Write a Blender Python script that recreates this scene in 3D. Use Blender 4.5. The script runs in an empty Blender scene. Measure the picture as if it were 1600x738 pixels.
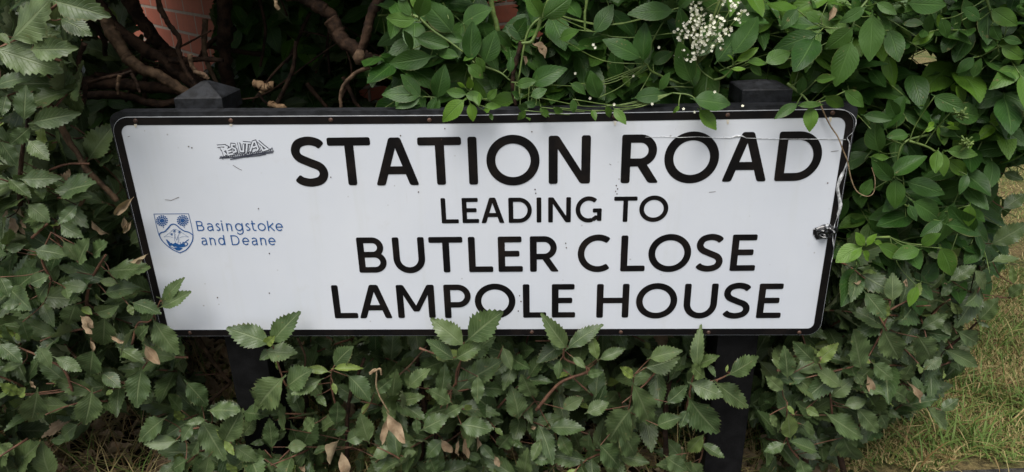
import bpy, math, random
import numpy as np
from mathutils import Vector
rng = np.random.default_rng(11)
random.seed(11)
S = bpy.context.scene
COL = S.collection

# ------------------------------------------------------------------ camera
# world: x along the sign, y away from the photographer, z up, ground at z = 0; the face plate stands in y = 0
F, CX, CY = 1100.0, 800.0, 369.0
RM = np.array([[0.99948914, 0.02501479, -0.01989284], [-0.00890752, -0.37973366, -0.92505297],
               [-0.03069398, 0.92475759, -0.37931685]])          # rows: image right, image down, forward
CAM = np.array([0.08719393, -1.11792631, 1.10260688])
cd = bpy.data.cameras.new('camera'); co = bpy.data.objects.new('camera', cd); COL.objects.link(co)
from mathutils import Matrix
m = Matrix.Identity(4)
for r in range(3):
    m[r][0] = RM[0][r]; m[r][1] = -RM[1][r]; m[r][2] = -RM[2][r]; m[r][3] = CAM[r]
co.matrix_world = m
cd.sensor_width = 36; cd.lens = 36 * F / 1600; cd.clip_start = .02; cd.clip_end = 2000
S.camera = co

# ------------------------------------------------------------------ light: overcast daylight
SUN_EL, SUN_ROT = 66, 195
w = bpy.data.worlds.new('World'); S.world = w; w.use_nodes = True
wn = w.node_tree; bg = wn.nodes['Background']
sky = wn.nodes.new('ShaderNodeTexSky'); sky.sky_type = 'NISHITA'; sky.sun_disc = False
sky.sun_elevation = math.radians(SUN_EL); sky.sun_rotation = math.radians(SUN_ROT)
sky.air_density = 1.0; sky.dust_density = 3.0; sky.ozone_density = 1.0
hs = wn.nodes.new('ShaderNodeHueSaturation'); hs.inputs['Saturation'].default_value = .40   # cloud cover takes most of the blue out
wn.links.new(sky.outputs[0], hs.inputs['Color']); wn.links.new(hs.outputs[0], bg.inputs[0])
bg.inputs[1].default_value = .083
sl = bpy.data.lights.new('sun', 'SUN'); so = bpy.data.objects.new('sun', sl); COL.objects.link(so)
sl.energy = 2.1; sl.angle = math.radians(42); sl.color = (1, .965, .92)
az = math.radians(SUN_ROT); el = math.radians(SUN_EL)
sd = Vector((math.sin(az) * math.cos(el), math.cos(az) * math.cos(el), math.sin(el)))
so.rotation_euler = (-sd).to_track_quat('-Z', 'Y').to_euler()
S.view_settings.view_transform = 'Standard'; S.view_settings.look = 'None'
S.view_settings.gamma = 1; S.view_settings.use_curve_mapping = False
S.view_settings.exposure = 0.86
S.cycles.max_bounces = 5; S.cycles.diffuse_bounces = 2; S.cycles.transmission_bounces = 3; S.cycles.use_denoising = True

# ------------------------------------------------------------------ helpers
def at(px, py, Y=None, Z=None):
    """the world point seen at a photograph pixel, on the upright plane y = Y or on the level z = Z"""
    d = RM.T @ np.array([(px - CX) / F, (py - CY) / F, 1.0])
    k = (Y - CAM[1]) / d[1] if Y is not None else (Z - CAM[2]) / d[2]
    return CAM + k * d
def proj(P):
    q = (np.asarray(P) - CAM) @ RM.T
    return np.stack([CX + F * q[..., 0] / q[..., 2], CY + F * q[..., 1] / q[..., 2]], -1)
def inside(pts, poly):
    pts = np.atleast_2d(pts); x, y = pts[:, 0], pts[:, 1]; r = np.zeros(len(pts), bool)
    n = len(poly)
    for i in range(n):
        x0, y0 = poly[i]; x1, y1 = poly[(i + 1) % n]
        c = ((y0 > y) != (y1 > y)) & (x < (x1 - x0) * (y - y0) / (y1 - y0 + 1e-12) + x0)
        r ^= c
    return r
def nrm(v):
    v = np.asarray(v, float); return v / (np.linalg.norm(v, axis=-1, keepdims=True) + 1e-12)
def tag(o, label=None, cat=None, group=None, kind=None):
    if label: o['label'] = label
    if cat: o['category'] = cat
    if group: o['group'] = group
    if kind: o['kind'] = kind
    return o
def empty(name, loc, label, cat, group=None):
    o = bpy.data.objects.new(name, None); COL.objects.link(o); o.location = loc; o.empty_display_size = .05
    return tag(o, label, cat, group)
def link(name, me, parent=None):
    o = bpy.data.objects.new(name, me); COL.objects.link(o)
    if parent is not None:
        o.parent = parent
        p = parent; off = Vector((0, 0, 0))
        while p is not None:
            off += p.location; p = p.parent
        o.location = -off
    return o

class MB:
    """collects geometry in world coordinates and links it as one mesh"""
    def __init__(s): s.v = []; s.f = []; s.mi = []; s.n = 0; s.a = []; s.b = []; s.hasattr = False
    def add(s, v, f, mi=0, a=None, b=None):
        v = np.asarray(v, float).reshape(-1, 3)
        for q in f: s.f.append(tuple(int(i) + s.n for i in q)); s.mi.append(mi)
        s.v.append(v); s.n += len(v)
        z = np.zeros((len(v), 3))
        s.a.append(z if a is None else a); s.b.append(z if b is None else b)
        if a is not None: s.hasattr = True
    def box(s, lo, hi, mi=0):
        (x0, y0, z0), (x1, y1, z1) = lo, hi
        s.add([(x0, y0, z0), (x1, y0, z0), (x1, y1, z0), (x0, y1, z0), (x0, y0, z1), (x1, y0, z1), (x1, y1, z1), (x0, y1, z1)],
              [(0, 3, 2, 1), (4, 5, 6, 7), (0, 1, 5, 4), (1, 2, 6, 5), (2, 3, 7, 6), (3, 0, 4, 7)], mi)
    def tube(s, pts, rad, n=7, mi=0, rough=0, caps=True, b=None):
        pts = np.asarray(pts, float); k = len(pts)
        rad = np.full(k, rad) if np.isscalar(rad) else np.asarray(rad, float)
        T = nrm(np.gradient(pts, axis=0)); ref = np.array([.31, .2, .93]); V = []
        if abs(T[0] @ ref) > .9: ref = np.array([.9, .3, .1])
        for i in range(k):
            X = nrm(np.cross(T[i], ref)); Yv = np.cross(T[i], X); ref = nrm(np.cross(X, T[i]))
            an = np.linspace(0, 2 * math.pi, n, endpoint=False)
            rr = rad[i] * (1 + rough * rng.uniform(-1, 1, n))
            V.append(pts[i] + np.outer(np.cos(an) * rr, X) + np.outer(np.sin(an) * rr, Yv))
        V = np.concatenate(V); f = []
        for i in range(k - 1):
            for j in range(n):
                f.append((i * n + j, i * n + (j + 1) % n, (i + 1) * n + (j + 1) % n, (i + 1) * n + j))
        if caps: f += [tuple(range(n))[::-1], tuple((k - 1) * n + j for j in range(n))]
        s.add(V, f, mi, None, None if b is None else np.tile(b, (len(V), 1)))
    def build(s, name, mats, parent=None, smooth=True):
        if not isinstance(mats, (list, tuple)): mats = [mats]
        me = bpy.data.meshes.new(name)
        v = np.concatenate(s.v); me.from_pydata(v.tolist(), [], s.f)
        for mt in mats: me.materials.append(mt)
        me.polygons.foreach_set('material_index', np.array(s.mi, dtype=np.int32))
        me.polygons.foreach_set('use_smooth', np.full(len(s.f), smooth))
        if s.hasattr:
            at1 = me.attributes.new('luv', 'FLOAT_VECTOR', 'POINT'); at1.data.foreach_set('vector', np.concatenate(s.a).astype(np.float32).ravel())
            at2 = me.attributes.new('lcol', 'FLOAT_VECTOR', 'POINT'); at2.data.foreach_set('vector', np.concatenate(s.b).astype(np.float32).ravel())
        me.update(); return link(name, me, parent)

def smooth_path(pts, n=None):
    pts = np.asarray(pts, float); k = len(pts)
    if k < 3: return np.linspace(pts[0], pts[-1], n or 5) if k == 2 else pts
    P = np.vstack([2 * pts[0] - pts[1], pts, 2 * pts[-1] - pts[-2]]); out = []
    q = max(2, (n or 6 * (k - 1)) // (k - 1))
    for i in range(1, k):
        p0, p1, p2, p3 = P[i - 1], P[i], P[i + 1], P[i + 2]
        for t in np.linspace(0, 1, q, endpoint=False):
            out.append(.5 * (2 * p1 + (p2 - p0) * t + (2 * p0 - 5 * p1 + 4 * p2 - p3) * t * t + (3 * p1 - p0 - 3 * p2 + p3) * t ** 3))
    out.append(pts[-1]); return np.array(out)

# ------------------------------------------------------------------ materials
class NT:
    def __init__(s, name):
        s.m = bpy.data.materials.new(name); s.m.use_nodes = True; s.t = s.m.node_tree
        s.p = s.t.nodes['Principled BSDF']; s.out = s.t.nodes['Material Output']
    def n(s, typ, **kw):
        o = s.t.nodes.new('ShaderNode' + typ)
        for k, v in kw.items(): setattr(o, k, v)
        return o
    def l(s, a, b): s.t.links.new(a, b)
    def val(s, sock, v):
        if hasattr(v, 'is_output'): s.l(v, sock)
        else: sock.default_value = v
    def math(s, op, a, b=0., c=0., clamp=False):
        o = s.n('Math', operation=op, use_clamp=clamp)
        s.val(o.inputs[0], a); s.val(o.inputs[1], b); s.val(o.inputs[2], c); return o.outputs[0]
    def mix(s, f, a, b, mode='MIX'):
        o = s.n('Mix', data_type='RGBA', blend_type=mode)
        s.val(o.inputs[0], f)
        for sk, v in ((o.inputs[6], a), (o.inputs[7], b)):
            if hasattr(v, 'is_output'): s.l(v, sk)
            else: sk.default_value = (*v, 1) if len(v) == 3 else v
        return o.outputs[2]
    def noise(s, scale, detail=4, rough=.55, vec=None):
        o = s.n('TexNoise'); o.inputs['Scale'].default_value = scale; o.inputs['Detail'].default_value = detail; o.inputs['Roughness'].default_value = rough
        if vec is not None: s.l(vec, o.inputs['Vector'])
        return o
    def ss(s, x, lo, hi):
        o = s.n('MapRange', interpolation_type='SMOOTHSTEP'); s.val(o.inputs[0], x)
        o.inputs[1].default_value = lo; o.inputs[2].default_value = hi; return o.outputs[0]
    def coord(s): return s.n('TexCoord').outputs['Object']
    def bump(s, h, strength, dist):
        o = s.n('Bump'); s.l(h, o.inputs['Height']); o.inputs['Strength'].default_value = strength; o.inputs['Distance'].default_value = dist
        s.l(o.outputs[0], s.p.inputs['Normal']); return o.outputs[0]
    def set(s, **kw):
        for k, v in kw.items():
            sk = s.p.inputs[k.replace('_', ' ')]
            if hasattr(v, 'is_output'): s.l(v, sk)
            else: sk.default_value = (*v, 1) if isinstance(v, tuple) and len(v) == 3 else v

def leaf_mat(name, a, b, under, young, veincol, nv, slant, veinamt, rough, spec, blot, bumpd):
    k = NT(name); at1 = k.n('Attribute', attribute_name='luv'); at2 = k.n('Attribute', attribute_name='lcol')
    s1 = k.n('SeparateXYZ'); k.l(at1.outputs['Vector'], s1.inputs[0]); s2 = k.n('SeparateXYZ'); k.l(at2.outputs['Vector'], s2.inputs[0])
    u = k.math('ABSOLUTE', s1.outputs[0]); t = s1.outputs[1]
    tint, yng, dead = s2.outputs
    co_ = k.coord(); nz = k.noise(95, 3, .6, co_); nz2 = k.noise(22, 2, .5, co_)
    mid = k.math('SUBTRACT', 1, k.ss(u, .035, .11))
    fr = k.math('FRACT', k.math('MULTIPLY', k.math('SUBTRACT', t, k.math('MULTIPLY', u, slant)), nv))
    tri = k.math('ABSOLUTE', k.math('SUBTRACT', fr, .5))
    lat = k.math('MULTIPLY', k.math('SUBTRACT', 1, k.ss(tri, .02, .13)), k.math('SUBTRACT', 1, k.ss(u, .65, 1.0)))
    vein = k.math('MAXIMUM', mid, k.math('MULTIPLY', lat, .55))
    c = k.mix(tint, a, b)
    c = k.mix(k.math('MULTIPLY', k.ss(nz2.outputs['Fac'], .42, .68), blot), c, tuple(.55 * x for x in a))
    c = k.mix(yng, c, young)
    c = k.mix(k.math('MULTIPLY', vein, veinamt), c, veincol)
    # brown spots and nibbled margins
    sp = k.math('MULTIPLY', k.ss(nz.outputs['Fac'], .665, .73), .75)
    edge = k.math('MULTIPLY', k.ss(k.math('ADD', u, k.math('MULTIPLY', nz2.outputs['Fac'], .55)), 1.22, 1.4), .5)
    c = k.mix(k.math('MAXIMUM', sp, edge), c, (.15, .13, .05))
    dn = k.mix(nz.outputs['Fac'], (.16, .085, .04), (.42, .33, .21))
    c = k.mix(dead, c, dn)
    geo = k.n('NewGeometry'); bf = geo.outputs['Backfacing']
    c = k.mix(k.math('MULTIPLY', bf, k.math('SUBTRACT', 1, k.math('MULTIPLY', dead, .8))), c, under)
    r = k.math('ADD', rough, k.math('MULTIPLY', nz2.outputs['Fac'], .22))
    r = k.math('ADD', r, k.math('MULTIPLY', bf, .25), clamp=True); r = k.math('MAXIMUM', r, k.math('MULTIPLY', dead, .75))
    k.set(Base_Color=c, Roughness=r, Specular_IOR_Level=spec)
    h = k.math('ADD', k.math('MULTIPLY', vein, -.8), k.math('MULTIPLY', nz.outputs['Fac'], .7))
    nn = k.bump(h, .8, bumpd)
    tr = k.n('BsdfTranslucent'); tc = k.mix(.5, c, (.16, .26, .03)); k.l(tc, tr.inputs[0]); k.l(nn, tr.inputs['Normal'])
    mx = k.n('MixShader'); mx.inputs[0].default_value = .13
    k.l(k.p.outputs[0], mx.inputs[1]); k.l(tr.outputs[0], mx.inputs[2]); k.l(mx.outputs[0], k.out.inputs[0])
    return k.m
M = {}
M['olearia'] = leaf_mat('serrated_leaf', (.030, .064, .019), (.108, .150, .054), (.150, .180, .090), (.20, .27, .055), (.17, .21, .10),
                        10, .30, .55, .32, .42, .6, .0010)
M['elder'] = leaf_mat('elder_leaf', (.014, .052, .006), (.046, .106, .018), (.080, .140, .045), (.13, .25, .018), (.085, .16, .04),
                      9, .38, .38, .34, .30, .5, .0009)

def plain(name, c1, c2, scale, rough, spec=.5, bump=0, bscale=None, lo=.35, hi=.65, stretch=None):
    k = NT(name); v = k.coord()
    if stretch:
        mp = k.n('Mapping'); mp.inputs['Scale'].default_value = stretch; k.l(v, mp.inputs[0]); v = mp.outputs[0]
    nz = k.noise(scale, 5, .6, v)
    k.set(Base_Color=k.mix(k.ss(nz.outputs['Fac'], lo, hi), c1, c2), Roughness=rough, Specular_IOR_Level=spec)
    if bump:
        n2 = k.noise(bscale or scale * 3, 5, .65, v); k.bump(n2.outputs['Fac'], 1, bump)
    return k.m
M['bark'] = plain('bark', (.014, .008, .005), (.052, .029, .017), 45, .85, .2, .004, 120)
M['bark_pale'] = plain('bark_pale', (.045, .027, .015), (.125, .078, .045), 60, .8, .25, .002, 160)
M['twig_red'] = plain('red_twig', (.075, .036, .022), (.17, .085, .05), 70, .65, .3, .001, 200)
M['twig_green'] = plain('green_shoot', (.07, .115, .025), (.14, .20, .05), 50, .5, .4, .0006, 150)
M['twig_dead'] = plain('dead_twig', (.13, .085, .045), (.34, .25, .15), 80, .8, .2, .001, 200)
M['cut_wood'] = plain('cut_wood', (.14, .085, .045), (.30, .20, .11), 60, .8, .2, .001, 200)
M['plastic'] = plain('black_plastic', (.003, .003, .0033), (.0075, .0075, .008), 40, .6, .22, .0006, 300)
M['plastic_cap'] = plain('weathered_black_plastic', (.005, .0055, .0065), (.018, .0195, .023), 70, .65, .3, .0008, 200)
M['rivet'] = plain('rusty_rivet', (.018, .012, .010), (.10, .045, .025), 400, .6, .5)
M['alu'] = plain('bare_aluminium', (.10, .10, .10), (.30, .30, .29), 60, .45, .5)
M['film'] = plain('peeled_film', (.35, .36, .36), (.75, .76, .76), 200, .3, .6, .001, 300)
M['flower'] = plain('cream_petal', (.56, .55, .40), (.80, .79, .66), 300, .6, .3)
M['flower_stalk'] = plain('flower_stalk', (.16, .22, .06), (.24, .30, .11), 80, .6, .3)

def face_mat():
    k = NT('white_sign_face'); v = k.coord()
    n1 = k.noise(3.2, 4, .6, v); n2 = k.noise(26, 6, .7, v)
    c = k.mix(k.ss(n1.outputs['Fac'], .3, .75), (.61, .64, .69), (.67, .695, .735))
    c = k.mix(k.math('MULTIPLY', k.ss(n2.outputs['Fac'], .55, .8), .22), c, (.50, .50, .47))
    vo = k.n('TexVoronoi'); vo.inputs['Scale'].default_value = 52; k.l(v, vo.inputs['Vector'])
    n3 = k.noise(9, 2, .5, v)
    spots = k.math('MULTIPLY', k.math('SUBTRACT', 1, k.ss(vo.outputs['Distance'], .05, .11)), k.ss(n3.outputs['Fac'], .53, .60))
    c = k.mix(k.math('MULTIPLY', spots, .55), c, (.24, .22, .20))
    mp2 = k.n('Mapping'); mp2.inputs['Scale'].default_value = (26, 1, 1.6); k.l(v, mp2.inputs[0]); n6 = k.noise(1.0, 5, .65, mp2.outputs[0])
    c = k.mix(k.math('MULTIPLY', k.ss(n6.outputs['Fac'], .50, .78), .22), c, (.52, .53, .47))
    mp = k.n('Mapping'); mp.inputs['Scale'].default_value = (90, 1, 5); mp.inputs['Rotation'].default_value = (0, .5, 0); k.l(v, mp.inputs[0])
    n4 = k.noise(1.0, 3, .6, mp.outputs[0])
    c = k.mix(k.math('MULTIPLY', k.ss(n4.outputs['Fac'], .72, .78), .25), c, (.45, .45, .44))
    k.set(Base_Color=c, Roughness=k.math('ADD', .30, k.math('MULTIPLY', n2.outputs['Fac'], .15)), Specular_IOR_Level=.4)
    n5 = k.noise(4, 2, .5, v); k.bump(n5.outputs['Fac'], .4, .002)
    return k.m
M['face'] = face_mat()
def ink(name, c1, c2, fleck):
    k = NT(name); v = k.coord(); n1 = k.noise(14, 5, .65, v); n2 = k.noise(130, 3, .6, v)
    c = k.mix(k.ss(n1.outputs['Fac'], .42, .72), c1, c2)
    c = k.mix(k.ss(n2.outputs['Fac'], .74, .78), c, fleck)
    k.set(Base_Color=c, Roughness=.45, Specular_IOR_Level=.18); return k.m
M['black'] = ink('black_sign_vinyl', (.0040, .0036, .0042), (.0135, .0100, .0085), (.07, .06, .055))
M['blue'] = ink('blue_print', (.016, .085, .26), (.026, .11, .31), (.06, .13, .27))
M['ink'] = ink('marker_ink', (.04, .043, .06), (.09, .095, .115), (.2, .2, .22))
M['stain'] = plain('rust_stain', (.62, .55, .42), (.70, .67, .60), 120, .5, .3)
def charred():
    k = NT('scorched_film'); v = k.coord(); n = k.noise(85, 3, .55, v)
    k.set(Base_Color=k.mix(k.ss(n.outputs['Fac'], .58, .66), (.006, .006, .007), (.50, .51, .52)), Roughness=.16, Specular_IOR_Level=.7)
    k.bump(n.outputs['Fac'], .7, .0016); return k.m
M['char'] = charred()

# ------------------------------------------------------------------ the setting
def sheet(name, pts, z, mat, kind='structure'):
    b = MB(); b.add([(x, y, z) for x, y in pts], [tuple(range(len(pts)))]); o = b.build(name, mat, None, False); tag(o, kind=kind); return o
k = NT('lawn_soil'); v = k.coord(); n1 = k.noise(5, 5, .6, v); n2 = k.noise(60, 5, .7, v); n3 = k.noise(.7, 3, .5, v)
c = k.mix(k.ss(n1.outputs['Fac'], .38, .62), (.10, .13, .035), (.25, .19, .085)); c = k.mix(k.ss(n2.outputs['Fac'], .4, .7), c, (.05, .042, .022))
c = k.mix(k.math('MULTIPLY', k.ss(n3.outputs['Fac'], .4, .7), .4), c, (.07, .10, .025))
k.set(Base_Color=c, Roughness=.95, Specular_IOR_Level=.15); k.bump(n2.outputs['Fac'], 1, .02); M['lawn'] = k.m
M['soil'] = plain('dark_soil', (.020, .013, .009), (.070, .046, .030), 30, .95, .1, .02, 70)
M['path'] = plain('worn_tarmac', (.030, .029, .028), (.085, .078, .070), 55, .9, .25, .006, 260)
E0, E1 = at(1470, 738, Z=0)[:2], at(1600, 708, Z=0)[:2]
ed = (E1 - E0) / (E1[0] - E0[0])
def edge_y(x): return E0[1] + ed[1] * (x - E0[0]) * (.35 if x < E0[0] else .6)
sheet('ground', [(-300, -300), (300, -300), (300, 300), (-300, 300)], 0, M['lawn'])
xs = np.linspace(-14, 14, 113)
pe = [(x, edge_y(x) + .02 * math.sin(x * 9) + .012 * math.sin(x * 23 + 1)) for x in xs]
sheet('path', [(-14, -2.2), (14, -2.2)] + pe[::-1], .004, M['path'])
bedf = [(x, edge_y(x) + .03 + .02 * math.sin(x * 13)) for x in np.linspace(-6, .62, 40)]
sheet('soil_bed', bedf + [(.80, .30), (.95, .7), (1.25, 1.2), (1.7, 1.75), (1.4, 2.1), (-6, 2.1)], .006, M['soil'])

# brick building corner behind the hedge
def wall_dir(px, py, slope, Y):
    """horizontal direction whose image slope at that point is as seen in the photograph"""
    P = at(px, py, Y); best = None
    for a in np.linspace(-1.3, 1.3, 521):
        d = np.array([math.cos(a), math.sin(a), 0]); q0, q1 = proj(P), proj(P + .02 * d)
        s_ = (q1[1] - q0[1]) / (q1[0] - q0[0])
        if best is None or abs(s_ - slope) < best[0]: best = (abs(s_ - slope), d)
    return P, best[1]
PA, dA = wall_dir(270, 40, .22, 1.75); PB, dB = wall_dir(785, 33, -.12, 1.75)
dA2, dB2 = dA[:2], dB[:2]
k_ = np.linalg.solve(np.stack([dA2, -dB2], 1), PB[:2] - PA[:2]); cor = PA[:2] + k_[0] * dA2
def brick_mat():
    k = NT('red_brickwork'); at1 = k.n('Attribute', attribute_name='luv'); b = k.n('TexBrick')
    b.offset = .5; k.l(at1.outputs['Vector'], b.inputs['Vector'])
    b.inputs['Scale'].default_value = 1; b.inputs['Brick Width'].default_value = .225; b.inputs['Row Height'].default_value = .075
    b.inputs['Mortar Size'].default_value = .006; b.inputs['Mortar Smooth'].default_value = .2; b.inputs['Bias'].default_value = 0
    b.inputs['Color1'].default_value = (.27, .075, .045, 1); b.inputs['Color2'].default_value = (.34, .110, .066, 1); b.inputs['Mortar'].default_value = (.26, .225, .185, 1)
    n = k.noise(30, 5, .6, at1.outputs['Vector'])
    k.set(Base_Color=k.mix(k.math('MULTIPLY', k.ss(n.outputs['Fac'], .35, .75), .45), b.outputs['Color'], (.20, .085, .06)), Roughness=.9, Specular_IOR_Level=.2)
    h = k.math('ADD', k.math('MULTIPLY', b.outputs['Fac'], -1), k.math('MULTIPLY', n.outputs['Fac'], .3)); k.bump(h, .8, .006); return k.m
M['brick'] = brick_mat()
bw = empty('brick_building', (cor[0], cor[1], 0), 'red brick building corner glimpsed through gaps in the hedge behind the sign', 'building')
for d_, ln in ((-dA2, 3.4), (dB2, 4.2)):
    b = MB(); nin = np.array([0, .22]); e = cor + d_ * ln
    P = [(*cor, 0), (*e, 0), (*e, 2.6), (*cor, 2.6)]; Q = [(x, y + .22, z) for x, y, z in P]
    uv = [(0, 0, 0), (ln, 0, 0), (ln, 2.6, 0), (0, 2.6, 0)]
    f = [(0, 1, 2, 3)] if d_[0] > 0 else [(3, 2, 1, 0)]
    f += [(4, 7, 6, 5) if d_[0] > 0 else (5, 6, 7, 4), (3, 2, 6, 7), (1, 5, 6, 2)]
    b.add(P + Q, f, 0, np.array(uv + uv, float)); b.build('wall', M['brick'], bw, False)

# ------------------------------------------------------------------ the street name sign
SG = empty('street_sign', (0, 0, 0), 'white street name sign with black lettering on two black posts, hemmed in by hedge', 'street sign')
def P2(px, py): q = at(px, py, 0.0); return (q[0], q[2])
def rounded(c, rads, n=8):
    """polygon with rounded corners; c in order, a radius per corner"""
    out = []; m_ = len(c); c = [np.array(p, float) for p in c]
    for i in range(m_):
        a, p, b = c[i - 1], c[i], c[(i + 1) % m_]; r = rads[i]
        if r <= 0: out.append(p); continue
        d1, d2 = nrm(a - p), nrm(b - p); ang = math.acos(np.clip(d1 @ d2, -1, 1)); q = r / math.tan(ang / 2)
        ctr = p + nrm(d1 + d2) * r / math.sin(ang / 2); s0, s1 = p + d1 * q - ctr, p + d2 * q - ctr
        for t in np.linspace(0, 1, n + 1):
            v_ = nrm(s0 * (1 - t) + s1 * t) * r; out.append(ctr + v_)
    return np.array(out)
TLc, TRc, BRc, BLc = P2(171.6, 183.2), P2(1338.5, 170.0), P2(1280.6, 523.5), P2(254.5, 525.5)
TM = P2(745, 180.0)
outl = rounded([BLc, BRc, TRc, TM, TLc], [.024, .024, .028, 0, .028])
def inset(poly, d):
    p = np.asarray(poly); n_ = len(p); out = []
    for i in range(n_):
        a, q, b = p[i - 1], p[i], p[(i + 1) % n_]
        n1 = np.array([-(q - a)[1], (q - a)[0]]); n2 = np.array([-(b - q)[1], (b - q)[0]]); n1 = n1 / (np.linalg.norm(n1) + 1e-9); n2 = n2 / (np.linalg.norm(n2) + 1e-9)
        mm = nrm(n1 + n2); out.append(q + mm * d / max(.3, mm @ n1))
    return np.array(out)
FY = -.0005
def plate_mesh(name, poly, y0, y1, mat_front, mat_side, parent):
    n_ = len(poly); b = MB()
    b.add([(x, y0, z) for x, z in poly] + [(x, y1, z) for x, z in poly], [tuple(range(n_))], 0)
    b.f.append(tuple(range(n_, 2 * n_))[::-1]); b.mi.append(1)
    for i in range(n_): b.f.append((i, i + n_, (i + 1) % n_ + n_, (i + 1) % n_)); b.mi.append(1)
    return b.build(name, [mat_front, mat_side], parent, False)
plate_mesh('face_plate', outl, 0, .003, M['face'], M['alu'], SG)
def ring(name, a, b_, y, mat, parent):
    n_ = len(a); b = MB()
    b.add([(x, y, z) for x, z in a] + [(x, y, z) for x, z in b_], [(i, (i + 1) % n_, (i + 1) % n_ + n_, i + n_) for i in range(n_)]); return b.build(name, mat, parent, False)
ring('border', inset(outl, .0006), inset(outl, .0135), FY, M['black'], SG)
back = rounded([(TLc[0] - .004, BLc[1] + .004), (TRc[0] + .002, BRc[1] + .004), (TRc[0] + .004, TRc[1] + .0065), (TM[0], TM[1] + .007), (TLc[0] - .004, TLc[1] + .0075)], [.02, .02, .012, 0, .018])
bk = plate_mesh('backing_board', back, .0032, .030, M['plastic_cap'], M['plastic_cap'], SG)
# posts with pyramid caps
PY0 = .0305; PW = .074
for (px0, px1, pyt, apx, apy) in ((279, 345, 152, 322, 126), (1163, 1232, 139, 1197, 124)):
    xl = at(px0, pyt + 12, PY0)[0]; xr = at(px1, pyt + 12, PY0)[0]; zt = at((px0 + px1) / 2, pyt, PY0)[2]
    xc = (xl + xr) / 2; hw = PW / 2
    b = MB(); b.box((xc - hw, PY0, -.3), (xc + hw, PY0 + PW, zt - .026)); p_ = b.build('post', M['plastic'], SG, False)
    za = at(apx, apy, PY0 + hw)[2]; e = .003
    prof = [(hw + e, zt - .027), (hw + e, zt - .002), (hw + e - .002, zt), (.006, za - .001), (0, za)]
    b = MB(); V = []; fc = []
    for h_, z_ in prof[:-1]: V += [(xc - h_, PY0 + hw - h_, z_), (xc + h_, PY0 + hw - h_, z_), (xc + h_, PY0 + hw + h_, z_), (xc - h_, PY0 + hw + h_, z_)]
    V.append((xc, PY0 + hw, za))
    for i in range(len(prof) - 2):
        for j in range(4): fc.append((4 * i + j, 4 * i + (j + 1) % 4, 4 * i + 4 + (j + 1) % 4, 4 * i + 4 + j))
    i = 4 * (len(prof) - 2)
    for j in range(4): fc.append((i + j, i + (j + 1) % 4, i + 4))
    fc.append((3, 2, 1, 0)); b.add(V, fc); b.build('post_cap', M['plastic_cap'], p_, False)

# strokes on the sign face
class Ink:
    def __init__(s): s.b = MB(); s.y = FY; s.k = 0
    def ribbon(s, pts, wd, closed=False, hcut=False, cap=True):
        """flat stroke along pts (x, z); hcut keeps the ends of a slanting stroke level"""
        pts = np.asarray(pts, float); s.k += 1; y = s.y - .00003 * (s.k % 12)
        if closed:
            n_ = len(pts); T = nrm(np.roll(pts, -1, 0) - np.roll(pts, 1, 0)); N = np.stack([-T[:, 1], T[:, 0]], 1)
            A, B = pts + N * wd / 2, pts - N * wd / 2
            f = [(i, i + n_, (i + 1) % n_ + n_, (i + 1) % n_) for i in range(n_)]
        else:
            seg = np.linalg.norm(np.diff(pts, axis=0), axis=1); L = np.concatenate([[0], np.cumsum(seg)])
            if cap:
                r = .24 * wd; ds = [0, .12 * r, .45 * r, r]; ws = [1 - .48, 1 - .27, 1 - .09, 1]
            else: ds, ws = [0], [1]
            q = sorted(set([round(d, 7) for d in ds] + [round(L[-1] - d, 7) for d in ds] + [round(x, 7) for x in L[1:-1] if ds[-1] < x < L[-1] - ds[-1]]))
            P = np.stack([np.interp(q, L, pts[:, 0]), np.interp(q, L, pts[:, 1])], 1)
            T = np.gradient(P, axis=0); T = nrm(T); N = np.stack([-T[:, 1], T[:, 0]], 1); W = np.ones(len(q))
            for i, x in enumerate(q):
                dd = min(x, L[-1] - x); W[i] = np.interp(dd, ds, ws) if cap else 1
            if hcut:
                N = np.tile([-np.sign(T[0, 1]) / abs(T[0, 1]), 0.], (len(q), 1))
            A, B = P + N * (W * wd / 2)[:, None], P - N * (W * wd / 2)[:, None]; n_ = len(P)
            # sharp corners: mitre
            if not hcut:
                for i in range(1, n_ - 1):
                    a, c_ = nrm(P[i] - P[i - 1]), nrm(P[i + 1] - P[i]); cs = a @ c_
                    if cs < .9:
                        mm = nrm(np.array([-(a + c_)[1], (a + c_)[0]])); h = wd / 2 / max(.35, math.sqrt((1 + cs) / 2)); A[i] = P[i] + mm * h; B[i] = P[i] - mm * h
            f = [(i, i + n_, i + 1 + n_, i + 1) for i in range(n_ - 1)]
        V = [(x, y, z) for x, z in A] + [(x, y, z) for x, z in B]
        # face the viewer (-y)
        a, b_, c_ = (np.array(V[j]) for j in f[len(f) // 2][:3])
        if np.cross(b_ - a, c_ - a)[1] > 0: f = [q_[::-1] for q_ in f]
        s.b.add(V, f)
    def poly(s, pts):
        s.k += 1; y = s.y - .00003 * (s.k % 12); V = [(x, y, z) for x, z in pts]; ar = 0
        for i in range(len(pts)): ar += pts[i - 1][0] * pts[i][1] - pts[i][0] * pts[i - 1][1]
        s.b.add(V, [tuple(range(len(V)))[::1 if ar > 0 else -1]])

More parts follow.
